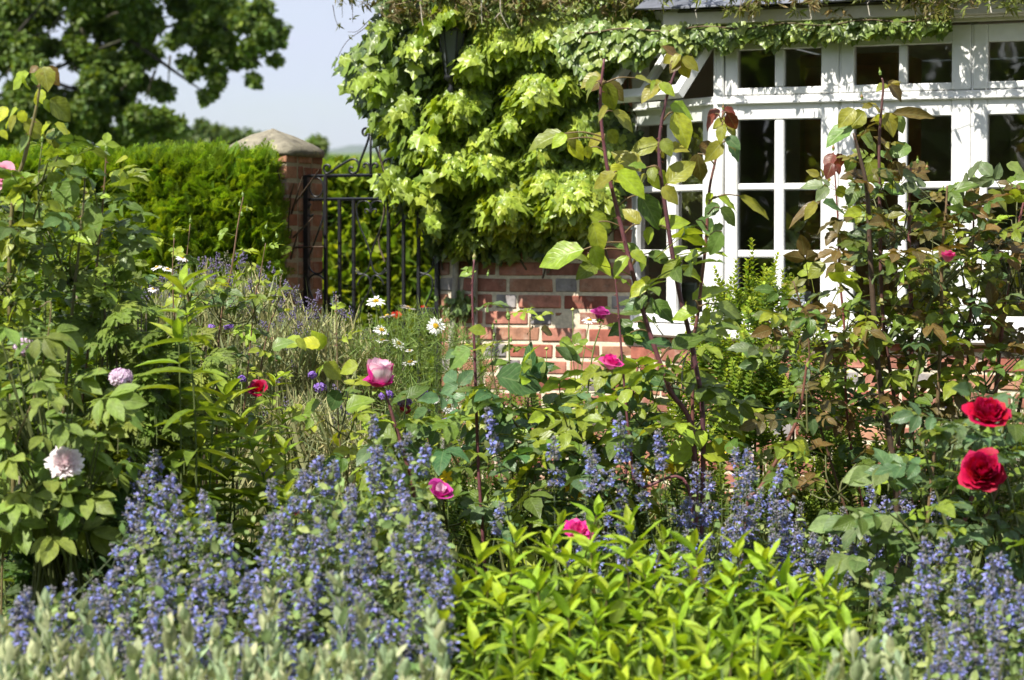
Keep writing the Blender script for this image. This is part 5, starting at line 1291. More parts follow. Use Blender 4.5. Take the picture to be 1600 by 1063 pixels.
# rose stems with buds left of the pier, and the small red rose
r = np.random.default_rng(107); Z = 8.6
o, gs, gl = rose('thin rose stems with many green buds standing in front of the pier', 365, Z)
for i, (pts, r0) in enumerate([([(340, 960), (340, 560), (362, 420), (372, 350), (380, 308)], .004), ([(350, 960), (395, 500), (405, 440), (415, 380)], .003), ([(345, 960), (410, 560), (432, 480), (440, 430)], .003), ([(340, 960), (280, 560), (270, 440), (272, 372)], .003), ([(340, 960), (300, 520), (290, 440), (297, 350)], .003)]):
    cane(gs, gl, r, pts, Z + (i % 3 - 1) * .12, r0, S=.12, pal=(MID, YOUNG, (.13, .2, .07)), every=.07, start=.45, stemc=(.17, .10, .06), thorns=False)
fill(gs, gl, r, [(350, 470, 60, 40), (300, 440, 40, 50), (400, 470, 40, 40), (330, 540, 50, 40), (230, 440, 40, 40)], Z, 60, .12, [MID, YOUNG, (.13, .2, .07)])
gs.build('cane', M_STEM, o); gl.build('foliage', M_ROSE, o)
for i, (x, y) in enumerate(((380, 308), (374, 322), (386, 330), (378, 338), (415, 358), (412, 378), (433, 372), (440, 428), (297, 348), (272, 372), (192, 400))): bud(o, W(x, y, Z), (r.uniform(-.3, .3), 0, 1), .018, col=(.17, .25, .07), seed=60 + i)
r = np.random.default_rng(108); Z = 8.2
o, gs, gl = rose('small rose bush with one little dark red flower among the lavender', 405, Z)
for pts in ([(400, 1000), (402, 700), (404, 620)], [(410, 1000), (450, 700), (455, 640)], [(400, 1000), (370, 700), (380, 640)]): cane(gs, gl, r, pts, Z, .003, S=.11, pal=(MID, (.1, .17, .07)), every=.06, start=.55, stemc=GREENST, thorns=False, tipn=.05)
gs.build('cane', M_STEM, o); gl.build('foliage', M_ROSE, o)
bloom(o, W(405, 610, Z), (-.2, -.7, .6), .030, .028, [(4, .4, 1, 0), (5, .7, .9, .1), (5, 1, .7, .3)], lambda uv, l, r: col_red(uv, l, r) * .8, 41)

# poppies seen through the gate
r = np.random.default_rng(109); Z = 13.0
for i, (x, y, lab) in enumerate(((620, 497, 'red flower behind the gate beside the daisies'), (661, 488, 'red flower behind the gate at the latch'))):
    b = W(x, y, Z); o = thing('red_flower', lab, 'flower', (b[0], b[1], 0), 'red flowers behind the gate')
    g = G(); g.tube(smoothline([[b[0], b[1], 0], [b[0] + .02, b[1], b[2] * .5], b], 4), .004, 5, GREENST); k = 14; g_ = G()
    P = np.array([[b[0], b[1], z] for z in r.uniform(.1, b[2] - .1, k)]); leaves(g_, r, CUT_T, P, rand_dirs(r, k, .3), rand_dirs(r, k, 1), r.uniform(.06, .12, k), jitc(r, MID, k)); g.build('stem', M_STEM, o); g_.build('foliage', M_SOFT, o)
    bloom(o, b, (0, -.5, .8), .024, .034, [(4, .6, 1, .1), (5, 1.0, .8, .3)], lambda uv, l, r: mixc((.62, .01, .02), (.7, .03, .03), uv[:, 1]), 50 + i)
# ------------------------------------------------------------------ shared shoots: one mesh, many linked parts
def shoot_mesh(name, seed, H, nodes, tm, lfun, afun, ca, cb, mat, whorl=2, stemr=.0028, stemc=GREENST, start=.15, extra=None, twist=1.57, droop=.15, tipcurl=0):
    """leafy shoot, base at the origin, tip at height H"""
    r = np.random.default_rng(seed); g = G(); bend = r.uniform(-.03, .03, 2)
    ax = lambda u: np.array([bend[0] * math.sin(u * 3), bend[1] * math.sin(u * 2.3), H * u])
    g.tube([ax(u) for u in np.linspace(0, 1, 8)], [stemr, stemr * .6], 5, stemc, cap=False)
    for i in range(nodes):
        v = i / (nodes - 1); u = start + (1 - start) * (1 - (1 - v) ** 1.55); a0 = i * twist + r.normal(0, .12)
        for w_ in range(whorl):
            a = a0 + w_ * 2 * math.pi / whorl; el = afun(v) + r.normal(0, .12); o_ = np.array([math.cos(a), math.sin(a), 0])
            f = o_ * math.cos(el) + UP * math.sin(el); n = -o_ * math.sin(el) + UP * math.cos(el) + r.normal(0, .15, 3)
            c = np.asarray(ca) * (1 - v ** 1.4) + np.asarray(cb) * v ** 1.4
            leaves(g, r, tm, ax(u)[None], f[None], n[None], np.array([lfun(v) * r.uniform(.85, 1.12)]), jitc(r, c, 1, .12))
    if extra: extra(g, r, ax)
    return g.mesh(name, mat)
def poisson(r, poly, d, n, tries=6000):
    """points at least d apart inside a polygon in the picture"""
    P = np.array(poly, float); x0, y0 = P.min(0); x1, y1 = P.max(0); out = []
    for _ in range(tries):
        p = (r.uniform(x0, x1), r.uniform(y0, y1)); ins = False; j = len(P) - 1
        for i in range(len(P)):
            if (P[i][1] > p[1]) != (P[j][1] > p[1]) and p[0] < (P[j][0] - P[i][0]) * (p[1] - P[i][1]) / (P[j][1] - P[i][1]) + P[i][0]: ins = not ins
            j = i
        if ins and all((p[0] - q[0]) ** 2 + ((p[1] - q[1]) * 1.3) ** 2 > d * d for q in out): out.append(p)
        if len(out) >= n: break
    return out
def plantout(parent, name, meshes, pts, Zf, H, r, lean=.16, smin=.85, smax=1.15):
    for (x, y) in pts:
        Zp = Zf(x, y) + r.uniform(-.08, .08); tip = W(x, y, Zp); s = r.uniform(smin, smax)
        M = R_x(r.normal(0, lean)) @ R_y(r.normal(0, lean)) @ R_z(r.uniform(0, 6.28)) * s
        place(meshes[r.integers(len(meshes))], name, parent, tip - M @ np.array([0, 0, H]), M)

# front: bright yellow-green clump
LANCE_X = [leaf_T(8, w_, 0.42, 0.40, cu, 0.015, seed=s, tip=1.4, wav=0.012, twist=tw) for s, tw, w_, cu in ((21, 0.5, .165, .28), (22, -0.5, .15, .12), (23, 0.1, .185, .22), (24, .25, .16, .38))]
PHL = [shoot_mesh('shoot', 200 + i, .52, 10, LANCE_X, lambda v: .116 * (1 - .48 * v ** 2.2) * (.8 + .2 * min(1, v * 3)), lambda v: .06 + .95 * v ** 2.1, (.15, .27, .022), (.34, .48, .026), M_SOFT, stemr=.0032, stemc=(.14, .12, .04)) for i in range(5)]
r = np.random.default_rng(201)
b = W(1010, 500, 5.6); o = thing('phlox_clump', 'bright yellow green leafy clump filling the bottom centre, in front of the roses', 'plant', (b[0], b[1], 0))
poly = [(690, 1075), (685, 960), (705, 890), (750, 862), (800, 850), (850, 822), (900, 800), (980, 795), (1045, 820), (1120, 845), (1200, 872), (1280, 905), (1325, 950), (1335, 1075)]
ptsA = poisson(r, poly, 44, 100, 9000)
ZP = lambda x, y: 6.15 - (y - 800) / 263 * 1.0
plantout(o, 'shoot', PHL, ptsA, ZP, .52, r, .19, .75, 1.25)
# lower leaves of the clump
g = G(); k = 1500; x = r.uniform(700, 1320, k); y = r.uniform(900, 1130, k); P = np.array([W(a, c + 25, ZP(a, c) + .15) for a, c in zip(x, y)])
leaves(g, r, LANCE_W, P, rand_dirs(r, k, .1), rand_dirs(r, k, 1.2), r.uniform(.07, .10, k), jitc(r, mixc((.08, .15, .02), (.18, .28, .02), r.uniform(0, 1, k)), k)); g.build('foliage', M_SOFT, o)

# catmint
def catmint_spike(seed, L, whorls, ca=(.37, .35, .50), cb=(.26, .30, .82), grey=0.0):
    r = np.random.default_rng(seed); g = G(); H = .55
    bend = r.uniform(-.03, .03, 2); ax = lambda z: np.array([bend[0] * (z / H) ** 2, bend[1] * (z / H) ** 2, z])
    g.tube([ax(z) for z in np.linspace(0, H, 9)], [.0022, .0012], 5, (.15, .19, .12), cap=False)
    lo_ = max(2, whorls // 2); zs = np.concatenate([H - L + np.arange(lo_) * L * .55 / lo_, H - L * .42 * (1 - np.arange(5) / 4)]); whorls = len(zs)
    W_ = [(ax(z), i / (whorls - 1), 1.0, i) for i, z in enumerate(zs)]
    for j in range(1):
        z = H - L - .02 - j * .028; a_ = r.uniform(0, 6.28); d_ = np.array([math.cos(a_) * .62, math.sin(a_) * .62, .78]); bl = r.uniform(.05, .10)
        g.tube([ax(z), ax(z) + d_ * bl], .0009, 4, (.15, .19, .12), cap=False)
        for q in range(3): W_.append((ax(z) + d_ * bl * (.45 + .27 * q), .3 + .3 * q, .75, 9))
    for (C_, v, sc_w, i) in W_:
        R = .0130 * (1 - .45 * v) * r.uniform(.8, 1.25) * sc_w; k = int((24 - 11 * v) * sc_w)
        a = r.uniform(0, 6.28, k); el = r.uniform(-.3, 1.0, k) + v * .3; d = np.stack([np.cos(a) * np.cos(el), np.sin(a) * np.cos(el), np.sin(el)], 1)
        P = C_ + d * R * r.uniform(.15, .9, (k, 1)); M = frames(d, rand_dirs(r, k)); M = M[:, :, [0, 2, 1]] * (np.array([.0042, .0042, .0105])[None, None, :] * r.uniform(.8, 1.2, (k, 1, 1)))
        cc = mixc(np.array(ca) * (1 - grey) + np.array((.22, .24, .22)) * grey, (.42, .36, .58), r.uniform(0, 1, k)); cc = cc * (1 - .25 * v)
        g.add(GRAIN, M, P, jitc(r, cc, k, .25))
        m = int(7 * (1 - v) + 1) if grey < .5 else int(5 * (1 - v))
        if m:
            a = r.uniform(0, 6.28, m); d = np.stack([np.cos(a), np.sin(a), r.uniform(-.1, .5, m)], 1); P = C_ + d * R * 1.0
            for q in range(3): leaves(g, r, [SMALL4], P, d * .8 + rand_dirs(r, m) * .8, UP + rand_dirs(r, m) * .5, np.full(m, .0125) * r.uniform(.8, 1.2, m), jitc(r, mixc(cb, (.36, .38, .90), r.uniform(0, 1, m)), m, .2, .1))
        if i < 3:
            for sd in (0, math.pi): 
                a_ = i * 1.57 + sd; leaves(g, r, [SMALL4], C_[None], np.array([[math.cos(a_), math.sin(a_), .2]]), UP[None] + 0, np.array([.022]), jitc(r, (.12, .18, .07), 1))
    for i in range(9):
        z = .12 + i * (H - L - .1) / 9
        for sd in (0, math.pi):
            a_ = i * 1.57 + sd + .3; leaves(g, r, [OVAL[0]], ax(z)[None], np.array([[math.cos(a_), math.sin(a_), .15]]), UP[None] + 0, np.array([r.uniform(.022, .036)]), jitc(r, (.11, .175, .065), 1))
    return g.mesh('flower_spike', M_SOFT)
CAT = [catmint_spike(300 + i, L, w) for i, (L, w) in enumerate(((.12, 5), (.15, 6), (.10, 4), (.13, 5), (.17, 6), (.09, 4)))]
CATG = [catmint_spike(320 + i, L, w, grey=.6) for i, (L, w) in enumerate(((.12, 8), (.10, 7), (.14, 9)))]
def catmint(label, poly, d, n, Zf, seed, meshes=CAT, extra=(), low=2300, lean=.22):
    r = np.random.default_rng(seed); P = np.array(poly); c = P.mean(0); b = W(c[0], 500, Zf(*c))
    o = thing('catmint', label, 'plant', (b[0], b[1], 0), 'blue flowering catmint in the border')
    pts = list(extra) + poisson(r, poly, d, n); plantout(o, 'flower_spike', meshes, pts[:100], Zf, .55, r, lean, .8, 1.05)
    if low:
        g = G(); k = low; Q = np.array([pts[i] for i in r.integers(0, len(pts), k)]) + r.normal(0, 14, (k, 2)) + [0, 55]
        P_ = np.array([W(x, y + r.uniform(-25, 110), Zf(x, y - 55) + r.uniform(-.12, .15)) for x, y in Q])
        leaves(g, r, [SMALL4, OVAL[0], SMALL4], P_, rand_dirs(r, k, .2), rand_dirs(r, k, 1.1), r.uniform(.018, .036, k), jitc(r, mixc((.13, .20, .06), (.30, .37, .13), r.uniform(0, 1, k)), k)); g.build('foliage', M_GREY, o)
ZC = lambda x, y: 6.2 - (y - 680) / 383 * 1.1
catmint('catmint clump with blue spikes below and right of the white rose, bottom left', [(185, 1075), (190, 880), (215, 830), (265, 770), (340, 780), (395, 860), (400, 1075)], 36, 38, ZC, 301, extra=[(262, 742), (281, 762), (318, 768), (208, 790), (235, 640 + 80)])
catmint('tall dense catmint clump under the pink and white rose', [(395, 1075), (400, 860), (430, 800), (470, 760), (510, 735), (560, 800), (560, 1075)], 36, 40, ZC, 302, extra=[(502, 712), (524, 690 + 30), (418, 756), (546, 760), (478, 740)])
catmint('catmint clump touching the left side of the bright yellow green clump', [(560, 1075), (560, 830), (590, 780), (650, 790), (695, 830), (700, 900), (690, 1075)], 36, 38, ZC, 303, extra=[(592, 655), (640, 682), (575, 740), (625, 745), (640, 775), (660, 700), (600, 700), (690, 850)])
catmint('low catmint at the bottom left corner among woolly grey shoots', [(10, 1075), (20, 950), (60, 915), (150, 945), (185, 960), (185, 1075)], 30, 38, ZC, 304, extra=[(50, 925), (100, 905), (134, 912), (162, 935)])
catmint('a few catmint spikes between the middle rose and the bare canes', [(900, 860), (915, 720), (1010, 720), (1030, 860)], 40, 8, lambda x, y: 6.6, 305, extra=[(963, 650), (1020, 680), (915, 700), (860, 688), (770, 640), (790, 790)], low=60)
catmint('catmint clump behind the yellow green clump, below the box shrub', [(1060, 900), (1065, 780), (1100, 740), (1160, 720), (1240, 800), (1330, 850), (1330, 920), (1200, 900)], 38, 26, lambda x, y: 6.9 - (y - 700) / 300 * .6, 306, extra=[(1100, 730), (1140, 706), (1168, 702), (1225, 728), (1190, 770)], low=300)
catmint('grey budded catmint standing among the leaves right of centre', [(1190, 880), (1200, 780), (1320, 790), (1340, 880)], 30, 26, lambda x, y: 7.0, 307, CATG, low=900)
catmint('catmint clump in flower at the bottom right, left of the corner', [(1340, 1075), (1350, 960), (1400, 920), (1470, 900), (1480, 1075)], 38, 26, lambda x, y: 5.9 - (y - 860) / 200 * .6, 308, extra=[(1385, 900), (1440, 872)], low=1500)
catmint('catmint clump filling the bottom right corner below the crimson roses', [(1480, 1075), (1480, 900), (1520, 880), (1610, 900), (1610, 1075)], 33, 46, lambda x, y: 5.8 - (y - 860) / 200 * .6, 309, extra=[(1455, 845), (1486, 840), (1540, 872), (1575, 870), (1502, 860)], low=1500)
catmint('thin catmint spikes rising in the shadow below the bronze rose', [(1330, 860), (1350, 760), (1480, 760), (1500, 860)], 34, 16, lambda x, y: 6.9, 310, low=80)
catmint('single thin catmint spikes in front of the leafy stems at the left', [(195, 760), (205, 700), (240, 690), (245, 770)], 24, 5, lambda x, y: 6.5, 311, low=0)

# woolly grey-green shoots along the bottom edge
def felt_extra(g, r, ax):
    k = 7; a = r.uniform(0, 6.28, k); d = np.stack([np.cos(a) * .35, np.sin(a) * .35, np.ones(k)], 1)
    M = frames(d, rand_dirs(r, k))[:, :, [0, 2, 1]] * np.array([.010, .010, .030])[None, None, :]
    g.add(GRAIN, M, ax(.955) + d * .004, jitc(r, (.34, .40, .22), k, .15))
FLT = [shoot_mesh('shoot', 400 + i, .40, 8, FELT, lambda v: .076 * (1 - .28 * v), lambda v: .60 + .62 * v, (.30, .37, .18), (.47, .53, .32), M_GREY, stemr=.0042, stemc=(.40, .45, .30), start=.2, extra=felt_extra) for i in range(4)]
def woolly(label, poly, d, n, seed, Zf=lambda x, y: 5.2 - (y - 940) / 120 * .25, extra=()):
    r = np.random.default_rng(seed); c = np.array(poly).mean(0); b = W(c[0], 500, 5.1)
    o = thing('woolly_plant', label, 'plant', (b[0], b[1], 0), 'woolly grey green plants along the front edge')
    plantout(o, 'shoot', FLT, [(a, b + 12) for a, b in list(extra) + poisson(r, poly, d, n)], Zf, .40, r, .12, .7, 1.05)
woolly('pale grey green woolly plant with upright leaves in the bottom left corner', [(-10, 1120), (-10, 1010), (90, 1005), (180, 1010), (200, 1120)], 26, 52, 401, extra=[(80, 942), (122, 945), (10, 975), (60, 965)])
woolly('pale woolly plant poking through the front of the left catmint', [(200, 1120), (200, 1022), (400, 1022), (420, 1120)], 27, 44, 402, extra=[(286, 965), (262, 975), (340, 990), (410, 975)])
woolly('pale woolly plant left of the bright yellow green clump, at the bottom', [(420, 1120), (420, 1022), (600, 1015), (700, 1045), (700, 1120)], 27, 52, 403, extra=[(425, 930), (520, 915), (560, 950), (665, 965), (690, 1015)])
woolly('small woolly shoots at the bottom between the clump and right catmint', [(1230, 1120), (1240, 1035), (1330, 1010), (1440, 1030), (1440, 1120)], 44, 9, 404, extra=[(1318, 1000), (1395, 1015)])

# taller lance-leaved perennials at the left
TALL = [shoot_mesh('shoot', 500 + i, .70, 9, LANCE_W, lambda v: .155 * (1 - .45 * v ** 1.6), lambda v: .0 + .9 * v ** 2, (.14, .22, .02), (.27, .37, .03), M_SOFT, stemr=.004, stemc=(.13, .2, .05)) for i in range(4)]
TALLY = [shoot_mesh('shoot', 520 + i, .60, 8, LANCE, lambda v: .14 * (1 - .35 * v), lambda v: -.15 + .9 * v ** 1.5, (.13, .21, .025), (.34, .44, .04), M_SOFT, whorl=3, stemr=.003) for i in range(3)]
def clump(name, label, pts, Z, meshes, H, seed, lean=.08, smin=.9, smax=1.15, cat='plant', group=None):
    r = np.random.default_rng(seed); c = np.array(pts, float).mean(0); b = W(c[0], 500, Z); o = thing(name, label, cat, (b[0], b[1], 0), group)
    plantout(o, 'shoot', meshes, pts, lambda x, y: Z, H, r, lean, smin, smax); return o
clump('tall_perennial', 'tall green plant with long pointed leaves in whorls, left of the lavender', [(348, 618), (330, 640), (375, 660), (300, 625), (385, 690), (280, 660), (320, 700), (405, 740), (265, 700), (350, 740), (290, 760)], 6.9, TALL, .70, 501, .08, 1.0, 1.25)
clump('tall_perennial', 'narrow yellow green plant with drooping top leaves among the lavender', [(284, 446), (276, 520)], 6.7, TALLY, .60, 502, .05, 1.1, 1.2)
clump('tall_perennial', 'pale narrow leaved shoots beside the small dark red rose', [(428, 596), (440, 655), (430, 690)], 7.4, TALLY, .60, 503, .06, .6, .8)
clump('tall_perennial', 'fresh green shoots rising behind the tall catmint clump', [(448, 700), (425, 730), (470, 780), (500, 800), (440, 780), (395, 790)], 6.9, TALL, .70, 504, .08, .75, .95)
clump('tall_perennial', 'yellow green shoots glowing inside the dense catmint', [(452, 770), (540, 860), (585, 850), (560, 800), (300, 800), (520, 900), (470, 850), (610, 900), (320, 860), (640, 960), (500, 960)], 6.1, TALLY, .60, 505, .1, .6, .8)
clump('tall_perennial', 'leafy green shoots at the far left between the tall rose and the pink flowers', [(105, 490), (60, 500), (130, 510), (85, 520), (150, 560), (20, 500), (120, 560)], 7.3, [TALL[0], TALL[2]], .70, 506, .08, .6, .8)
# plants with divided leaves
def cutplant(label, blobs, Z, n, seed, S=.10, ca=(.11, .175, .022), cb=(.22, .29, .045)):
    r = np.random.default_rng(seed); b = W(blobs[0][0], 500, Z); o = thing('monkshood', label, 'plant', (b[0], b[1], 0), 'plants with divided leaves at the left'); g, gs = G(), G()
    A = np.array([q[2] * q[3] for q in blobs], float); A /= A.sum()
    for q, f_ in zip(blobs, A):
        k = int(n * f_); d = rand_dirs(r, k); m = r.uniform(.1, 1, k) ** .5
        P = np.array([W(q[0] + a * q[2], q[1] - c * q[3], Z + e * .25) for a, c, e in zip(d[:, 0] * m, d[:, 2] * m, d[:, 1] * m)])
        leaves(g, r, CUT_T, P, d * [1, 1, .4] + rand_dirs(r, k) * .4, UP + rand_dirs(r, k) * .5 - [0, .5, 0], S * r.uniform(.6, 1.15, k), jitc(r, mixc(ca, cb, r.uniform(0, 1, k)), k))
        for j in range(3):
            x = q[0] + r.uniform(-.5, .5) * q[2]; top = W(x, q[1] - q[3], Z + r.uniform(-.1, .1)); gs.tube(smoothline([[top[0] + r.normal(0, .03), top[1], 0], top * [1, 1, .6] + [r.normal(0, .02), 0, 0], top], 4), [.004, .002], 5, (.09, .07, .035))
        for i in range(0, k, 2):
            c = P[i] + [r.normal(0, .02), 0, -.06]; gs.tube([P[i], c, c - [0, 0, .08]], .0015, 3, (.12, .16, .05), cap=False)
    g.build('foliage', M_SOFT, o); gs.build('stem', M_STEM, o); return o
cutplant('dark stemmed plant with jagged divided leaves right of the pale pink flowers', [(180, 640, 60, 60), (230, 560, 40, 70), (175, 500, 30, 70), (250, 680, 50, 60), (215, 740, 60, 40), (250, 600, 40, 50)], 7.0, 260, 601)
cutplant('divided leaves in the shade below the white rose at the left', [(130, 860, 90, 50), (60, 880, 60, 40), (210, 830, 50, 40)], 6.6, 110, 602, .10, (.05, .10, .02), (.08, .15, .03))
cutplant('fresh divided leaves behind the buds in front of the lavender', [(200, 470, 50, 40), (260, 530, 50, 40), (310, 560, 40, 40)], 8.2, 90, 603, .09)
# pale pink flower heads on stems
r = np.random.default_rng(605)
for (x, y, R_, lab) in ((188, 588, .030, 'pale pink flower cluster behind the dark stems, above the white rose'), (38, 540, .027, 'pale pink flower cluster at the left edge')):
    Z = 6.55; b = W(x, y, Z); o = thing('pale_phlox', lab, 'flower', (b[0], b[1], 0), 'pale flowers at the left')
    g = G(); g.tube(smoothline([[b[0] + .02, b[1], 0], [b[0] - .01, b[1], b[2] * .6], b - [0, 0, .02]], 4), [.003, .0015], 5, (.12, .13, .05)); g.build('stem', M_STEM, o)
    g = G(); k = 26; zz = r.uniform(.15, b[2] - .05, k); P = np.stack([b[0] + r.normal(0, .02, k), b[1] + r.normal(0, .02, k), zz], 1); leaves(g, r, CUT_T + LANCE_W[:1], P, rand_dirs(r, k, .2), UP + rand_dirs(r, k) * .5, r.uniform(.06, .11, k), jitc(r, mixc(DARK, MID, r.uniform(0, 1, k)), k)); g.build('foliage', M_SOFT, o)
    g = G(); flower_head(g, r, b - [0, 0, .005], R_, int(90 * (R_ / .04) ** 1.5) + 8, (.58, .40, .60), (.80, .68, .78), .017, 4); g.build('flower', M_PETAL, o)
# white double rose with broad leaves
r = np.random.default_rng(606); Z = 6.3
b = W(90, 500, Z); o = thing('white_peony', 'broad leaved bush with one full pinkish white flower at the left', 'plant', (b[0], b[1], 0)); g, gs = G(), G()
for (x, y, rx, ry, n) in ((90, 640, 80, 50, 26), (40, 700, 70, 50, 24), (110, 780, 60, 35, 22), (30, 780, 50, 40, 16), (40, 600, 50, 40, 14), (150, 720, 40, 40, 10), (20, 520, 40, 30, 8), (70, 830, 70, 30, 14)):
    d = rand_dirs(r, n); m = r.uniform(.2, 1, n) ** .5; P = np.array([W(x + a * rx, y - c * ry, Z + e * .25 + .08) for a, c, e in zip(d[:, 0] * m, d[:, 2] * m, d[:, 1] * m)])
    leaves(g, r, PEONY_T, P, d * [1, 1, .2] + [0, -.2, .1], UP - [.1, .5, 0] + rand_dirs(r, n) * .45, .15 * r.uniform(.7, 1.15, n), jitc(r, mixc((.125, .19, .028), (.22, .30, .055), r.uniform(0, 1, n)), n))
    for j in range(0, n, 2): gs.tube(smoothline([P[j], (P[j] + [b[0], Z + .1, .3]) / 2 + [0, 0, .08], [b[0] + r.normal(0, .08), b[1] + .1, .05]], 4), [.002, .005], 5, (.10, .12, .04), cap=False)
cane(gs, g, r, [(100, 1100), (110, 900), (106, 780), (103, 735)], Z - .12, .004, leafon=False, stemc=GREENST, thorns=False)
cane(gs, g, r, [(0, 1100), (10, 760), (60, 600), (80, 480), (62, 420 + 60)], Z, .003, leafon=False, stemc=(.17, .13, .06), thorns=False)
for q in ((20, 790, 60, 830), (40, 790, 10, 840)): pass
g.build('foliage', M_PEONY, o); gs.build('stem', M_STEM, o)
bloom(o, W(102, 727, Z - .15), (.1, -.8, .6), .036, .036, [(6, .18, 1.05, .1), (8, .32, 1.08, .1), (9, .46, 1.06, .15), (10, .60, 1.0, .15), (11, .74, .9, .2), (12, .88, .74, .25), (12, 1.0, .54, .3), (10, 1.05, .3, .3)], col_white, 60, ruf=.13)
for i, (x, y) in enumerate(((80, 665), (100, 668), (72, 690), (62, 520), (50, 505), (80, 515))): bud(o, W(x, y, Z), (r.uniform(-.2, .2), 0, 1), .016, seed=80 + i)

# lavender
r = np.random.default_rng(701)
def lavender(label, px0, px1, ytop, Z, n, nh, seed, blue=True):
    r = np.random.default_rng(seed); b = W((px0 + px1) / 2, 500, Z); o = thing('lavender_bush', label, 'shrub', (b[0], b[1], 0), 'lavender bushes before the pier and gate'); g, gh = G(), G()
    x = r.uniform(px0, px1, n); mid = (px0 + px1) / 2; hw = (px1 - px0) / 2
    top = ytop + ((x - mid) / hw) ** 2 * 60 + r.uniform(0, 190, n) ** 1.0
    Zs = Z + r.uniform(-.35, .35, n)
    P1 = np.array([W(a, c, e) for a, c, e in zip(x, top, Zs)]); L = r.uniform(.14, .32, n)
    f = np.stack([r.normal(0, .38, n), r.normal(0, .25, n), np.ones(n)], 1); f /= np.linalg.norm(f, axis=1)[:, None]
    col = jitc(r, mixc((.20, .24, .07), (.42, .39, .21), r.uniform(0, 1, n)), n, .25)
    leaves(g, r, [BLADE], P1 - f * L[:, None], f, rand_dirs(r, n, .2), L, col)
    m = n // 2; i = r.integers(0, n, m); leaves(g, r, [BLADE], P1[i] - f[i] * .1, rand_dirs(r, m, .5), rand_dirs(r, m), r.uniform(.04, .08, m) * 1.4, jitc(r, (.22, .27, .14), m, .3))
    g.build('foliage', M_GREY, o)
    hi = np.where(top < ytop + 95)[0]
    for q_ in range(nh):
        j = r.choice(hi) if q_ % 3 else r.integers(0, n); c = P1[j] + UP * r.uniform(0, .07); k = 18; dl = f[j]; q = r.uniform(-.03, .012, k); dead = r.random() < .3
        d = rand_dirs(r, k); M = frames(d * .6 + dl, rand_dirs(r, k))[:, :, [0, 2, 1]] * np.array([.0062, .0062, .011])[None, None, :]
        gh.add(GRAIN, M, c + dl * q[:, None] + d * .006, jitc(r, (.20, .18, .16) if dead else mixc((.10, .05, .28), (.24, .15, .50), r.uniform(0, 1, k)), k, .3))
    gh.build('flower', M_SOFT, o); return o
lavender('grey twiggy lavender bush with dark purple heads in front of the brick pier', 215, 470, 415, 9.9, 3600, 260, 702)
lavender('dry grey lavender bush left of the daisies, below the gate', 380, 600, 480, 9.2, 4200, 130, 703)
lavender('straw coloured lower lavender stalks left of the pink and white rose', 400, 560, 600, 8.4, 2600, 20, 704)
lavender('pale dry lavender stalks at the right behind the crimson roses', 1430, 1600, 610, 8.9, 900, 20, 705)
# daisies
r = np.random.default_rng(711); Z = 9.0
b = W(650, 500, Z); o = thing('daisy_bush', 'feathery green daisy bush with white yellow centred daisies before the gate', 'plant', (b[0], b[1], 0)); g, gs = G(), G()
n = 5200; x = r.uniform(540, 770, n); top = 495 + np.abs((x - 650) / 110) ** 2 * 60; y = top + r.uniform(0, 1, n) ** 1.2 * 230
P1 = np.array([W(a, c, Z + e) for a, c, e in zip(x, y, r.uniform(-.3, .3, n))]); f = rand_dirs(r, n, .7)
leaves(g, r, [BLADE], P1, f, rand_dirs(r, n), r.uniform(.03, .075, n) * 1.2, jitc(r, mixc((.10, .17, .03), (.20, .29, .06), r.uniform(0, 1, n)), n, .25))
DZ = [(587, 471, 17, (0, -.5, .9)), (605, 494, 15, (-.2, .1, 1)), (637, 481, 15, (.3, .2, 1)), (596, 516, 15, (.3, -.5, .8)), (681, 510, 17, (.1, -.9, .5)), (598, 532, 13, (0, -.1, 1)), (623, 537, 14, (.6, -.5, .7)), (641, 566, 15, (-.1, -.25, 1)),
      (701, 634, 15, (0, -.9, .4)), (680, 625, 9, (0, -.7, .6)), (655, 652, 9, (0, -.5, .8)), (921, 501, 14, (.1, -.3, 1)), (285, 402, 12, (.3, -.5, .7)), (245, 418, 10, (-.3, -.3, .9)), (262, 421, 10, (.3, -.3, .9)), (240, 452, 11, (0, -.4, .9)), (640, 488 + 60, 8, (0, -.2, 1))]
for i, (x, y, R_, a) in enumerate(DZ[:11] + DZ[16:]):
    c = W(x, y, Z - .1); daisy(o, c, a, R_ * .95 / F * Z, 90 + i); gs.tube(smoothline([c - np.array(a) / 1.2 * .004, c - [0, 0, .08], c + [r.normal(0, .03), .05, -.35]], 4), [.0018, .0022], 4, (.16, .24, .06))
for i in range(46):
    x, y = r.uniform(560, 740), r.uniform(500, 680); c = W(x, y, Z - r.uniform(0, .15)); g.add(GRAIN, np.eye(3) * [.012, .012, .011], c, jitc(r, (.45, .50, .18), 1)[0]); gs.tube([c, c - [r.normal(0, .01), 0, .1]], .0012, 3, (.18, .26, .07), cap=False)
g.build('foliage', M_SOFT, o); gs.build('stem', M_STEM, o)
